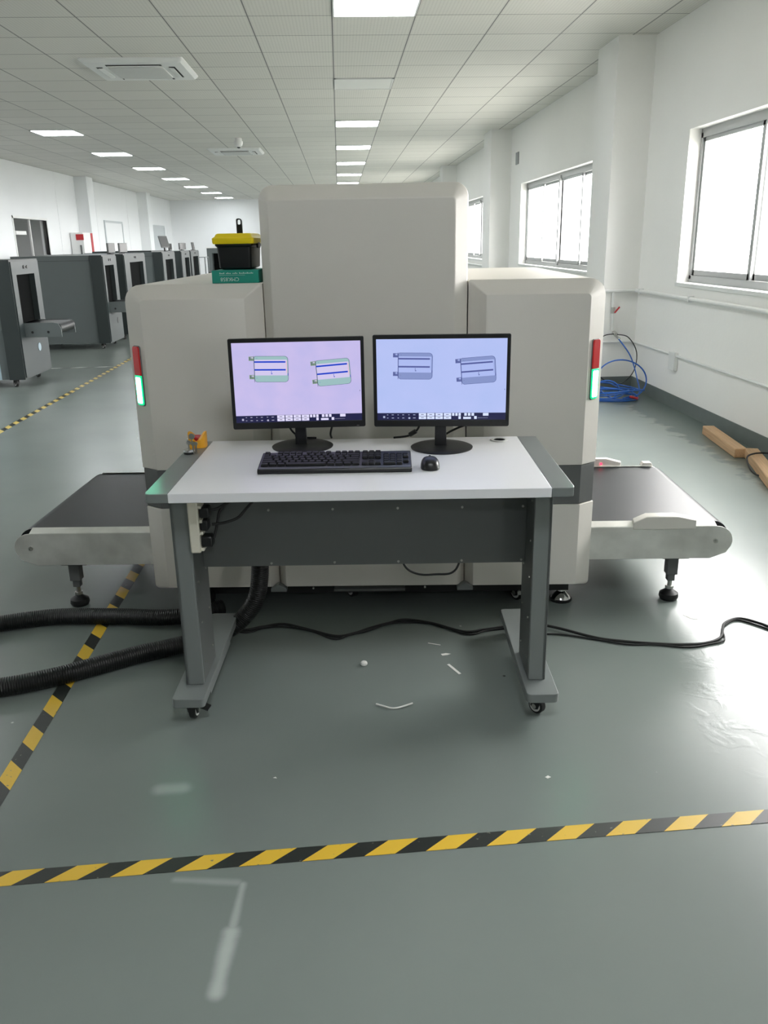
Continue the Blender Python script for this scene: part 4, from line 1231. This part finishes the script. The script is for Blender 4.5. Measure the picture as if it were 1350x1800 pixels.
def small_scanner(y0, y1, xf, label, tun, xb=-4.8, open_side=False, top=1.335, conv=True):
    """body behind, entrance hood facing the aisle; camera sees the hood face and the near side"""
    t = thing('security_scanner', ((xf + xb) / 2, (y0 + y1) / 2, 0), 0, label, 'scanner', 'grey scanners along the aisle')
    z0 = .085
    hx = xf - .17
    if not open_side:
        MB().box(xb, hx, y0 + .03, y1 - .03, z0, top).build('body', M['oldgrey'], t, .006)
        MB().box(xb + .02, hx - .01, y0 + .026, y0 + .031, top - .075, top - .070).build('panel_seam', M['olddark'], t)
    else:
        mb = MB().box(xb, hx, y0 + .35, y1 - .03, z0, top).box(xb, hx, y0 + .03, y0 + .35, top - .06, top).box(hx - .09, hx, y0 + .03, y0 + .35, z0, top - .06)
        mb.box(xb, hx - .09, y0 + .03, y0 + .35, z0, z0 + .05)
        bd = mb.build('body', M['oldgrey'], t)
        MB().box(hx - .115, hx - .09, y0 + .02, y0 + .35, z0, top - .06).build('edge_strip', M['paleblue'], bd)
        MB().box(xb, hx - .115, y0 + .32, y0 + .35, .48, top - .06).build('inner_panel', M['paleblue'], bd)
        MB().box(xb, hx - .115, y0 + .12, y0 + .35, z0 + .05, .47).build('white_inner_box', M['acwhite'], bd)
        MB().cyl((hx - .24, y0 + .31, .62), (hx - .24, y0 + .325, .62), .08, 20).build('round_port', M['bandgrey'], bd)
        MB().tube([(hx - .20, y0 + .10, 1.25), (hx - .16, y0 + .08, 1.20), (hx - .20, y0 + .07, 1.17), (hx - .27, y0 + .08, 1.2)], .008, 6).build('wiring', M['black'], bd)
    ty0, ty1, tz0, tz1 = tun
    mb = MB()
    pts_o = [(y0, z0), (y1, z0), (y1, top), (y0, top)]
    mb.box(hx, xf, y0, ty0, z0, top).box(hx, xf, ty1, y1, z0, top).box(hx, xf, ty0, ty1, tz1, top).box(hx, xf, ty0, ty1, z0, tz0)
    MBh = mb.build('hood', M['olddark'], t)
    f_ = MB().box(xf, xf + .012, y0 + .02, y1 - .02, tz1 + .0, top - .02).box(xf, xf + .012, y0 + .02, ty0, z0 + .02, tz1).box(xf, xf + .012, ty1, y1 - .02, z0 + .02, tz1).box(xf, xf + .012, ty0, ty1, z0 + .02, tz0)
    f_.build('front_panel', M['oldgrey_shaded'], t, .0)
    MB().box(xf - .06, xf - .05, ty0, ty1, tz0, tz1).build('lead_curtain', M['void'], t)
    for k, y in enumerate((-.05, 0, .045)):
        r = (.018, .008, .018)[k]
        c_ = (y0 + y1) / 2 + y
        MB().cyl((xf + .012, c_, tz1 + .075), (xf + .02, c_, tz1 + .075), r, 10).build('indicator', M['black'], t)
    MB().cyl((xf + .012, (y0 + y1) / 2 + .1, .38), (xf + .016, (y0 + y1) / 2 + .1, .38), .045, 20).build('emblem', M['black'] if not open_side else M['paleblue'], t)
    if conv:
        L_ = xf + .40
        for y in (ty0 + .02, ty1 - .04):
            s_ = MB().prism([(xf, tz0 - .145), (L_, tz0 - .145), (L_, tz0 - .05), (L_ - .03, tz0), (L_ - .08, tz0 + .01), (xf, tz0 + .01)], 'y', y, y + .015).build('conveyor_side', M['oldgrey'], t, .002)
            for q in (.09, .26):
                MB().cyl((xf + q, y - .003, tz0 - .09), (xf + q, y + .002, tz0 - .09), .014, 10).build('screw_cap', M['black'], s_)
        pr = [(xf - .05, tz0)]
        for k in range(9):
            a = math.radians(90 - 180 * k / 8); pr.append((L_ - .05 + .055 * math.cos(a), tz0 - .055 + .055 * math.sin(a)))
        pr += [(xf, tz0 - .11)]
        MB().prism(pr, 'y', ty0 + .035, ty1 - .04).build('belt', M['belt'], t)
    for x, y in ((xf - .13, y0 + .08), (xf - .13, y1 - .08), (xb + .35, y0 + .08), (xb + .35, y1 - .08)):
        caster(x, y, z0, t, .036, .9, False)
    return t


small_scanner(9.33, 10.20, -3.45, 'nearest grey scanner at the left edge with its side panel removed', (9.47, 10.02, .665, 1.18), open_side=True)
small_scanner(12.82, 13.62, -3.42, 'second grey scanner in the row, showing a broad closed side panel', (12.72 + .2, 13.42, .665, 1.19), xb=-4.72)
small_scanner(14.10, 15.62, -3.42, 'third grey scanner in the row, its wide tunnel cut by the white machine', (14.45, 15.42, .60, 1.20), conv=False)
small_scanner(17.15, 18.45, -3.42, 'fourth grey scanner in the row, with the tilted monitor on top', (17.42, 18.2, .60, 1.19), xb=-4.9, conv=False)
small_scanner(19.20, 20.28, -3.42, 'fifth grey scanner in the row, narrow black tunnel', (19.6, 20.15, .60, 1.19), conv=False)
small_scanner(20.42, 21.62, -3.42, 'sixth and last grey scanner of the row', (20.72, 21.45, .60, 1.2), conv=False)
# scanner standing across the aisle end, facing the camera
t = thing('aisle_scanner', (-3.25, 25.4, 0), 0, 'light grey scanner facing the camera at the aisle end beside the toolbox', 'scanner')
mb = MB().box(-3.72, -3.58, 25.0, 25.9, .08, 1.36).box(-2.90, -2.76, 25.0, 25.9, .08, 1.36).box(-3.58, -2.90, 25.0, 25.9, 1.22, 1.36).box(-3.58, -2.90, 25.0, 25.9, .08, .45)
mb.build('hood', M['oldgrey'], t)
MB().box(-3.58, -2.90, 25.3, 25.34, .45, 1.22).build('lead_curtain', M['void'], t)
MB().box(-3.74, -2.74, 24.98, 25.9, 1.36, 1.39).build('top_cover', M['acwhite'], t)
for x in (-3.6, -2.9):
    caster(x, 25.2, .08, t, .035, 0, False)
# trolley between the row and the aisle scanner
t = thing('trolley', (-3.62, 23.4, 0), 0, 'thin grey tube trolley behind the last grey scanner', 'trolley')
mb = MB()
for x, y in ((-3.75, 23.1), (-3.5, 23.1), (-3.75, 23.7), (-3.5, 23.7)):
    mb.cyl((x, y, .06), (x, y, 1.15), .014, 8)
mb.box(-3.76, -3.49, 23.09, 23.71, 1.135, 1.15).box(-3.76, -3.49, 23.09, 23.71, .3, .32)
mb.build('frame', M['oldgrey'], t)
for x, y in ((-3.75, 23.1), (-3.5, 23.1), (-3.75, 23.7), (-3.5, 23.7)):
    MB().cyl((x - .015, y, .035), (x + .015, y, .035), .035, 12).build('wheel', M['rubber'], t)
single(MB().box(-3.40, -3.12, 22.9, 23.25, 0, .78), 'dark_crate', M['black'], 0, 'black equipment box on the floor left of the aisle scanner', 'box', bevel=.01)


def desk_monitor(x, y, z, yaw, w, h, lean, label, lift=.09):
    t = thing('monitor', (x, y, z), 0, label, 'monitor', 'monitors standing on the grey scanners')
    R = Matrix.Translation((x, y, z)) @ Matrix.Rotation(math.radians(yaw), 4, 'Z')
    mb = MB(); mb.T = R
    mb.lathe([(.06, 0), (.06, .01), (.02, .015)], (0, 0, 0), 16).box(-.02, .02, -.01, .02, .01, lift + .06)
    mb.build('stand', M['black'], t)
    mb = MB(); mb.T = R @ Matrix.Translation((0, 0, lift)) @ Matrix.Rotation(math.radians(lean), 4, 'X')
    mb.box(-w / 2, w / 2, -.03, .0, 0, h)
    mb.build('housing', M['bandgrey'], t, .006)
    mb = MB(); mb.T = R @ Matrix.Translation((0, 0, lift)) @ Matrix.Rotation(math.radians(lean), 4, 'X')
    mb.box(-w / 2 + .01, w / 2 - .01, -.032, -.030, .015, h - .01)
    mb.build('screen', M['black'], t)


desk_monitor(-3.82, 19.60, 1.335, 78, .42, .25, -14, 'tilted grey monitor standing highest on the row of grey scanners', .07)
desk_monitor(-3.70, 14.45, 1.335, 86, .34, .15, 0, 'thin dark monitor seen edge-on, nearer of two on the third grey scanner', .02)
desk_monitor(-3.68, 15.15, 1.335, 82, .34, .15, 0, 'low grey monitor before the closed white door, farther one on the third scanner', .02)
desk_monitor(-3.95, 20.78, 1.335, 88, .26, .14, 0, 'narrow dark monitor seen edge-on just right of the tilted monitor', .02)
desk_monitor(-3.72, 21.10, 1.335, 74, .34, .15, 0, 'small grey monitor standing on the last grey scanner', .02)
desk_monitor(-3.52, 21.47, 1.335, 88, .20, .17, -8, 'slim dark leaning monitor at the front edge of the last grey scanner', .01)
single(MB().box(-4.75, -3.62, 17.2, 18.42, 1.336, 1.362), 'cover_board', M['olddark'], 0, 'thin dark board lying on top of the fourth grey scanner', 'board')
# white cabinet with red bands by the left pilaster
t = thing('hydrant_cabinet', (-6.52, 22.95, 1.0), 0, 'white and red hydrant cabinet standing before the left pilaster', 'cabinet')
MB().box(-6.74, -6.42, 22.62, 23.45, 0.85, 1.80).build('box', M['acwhite'], t, .01)
MB().box(-6.60, -6.415, 22.60, 22.63, 1.62, 1.76).build('red_label', M['redp'], t)
MB().box(-6.42, -6.408, 23.28, 23.44, 0.85, 1.79).build('red_strip', M['redp'], t)
for k in range(7):
    pass
MB().box(-6.52, -6.48, 22.60, 22.62, 1.12, 1.50).build('vertical_marking', M['bandgrey'], t)
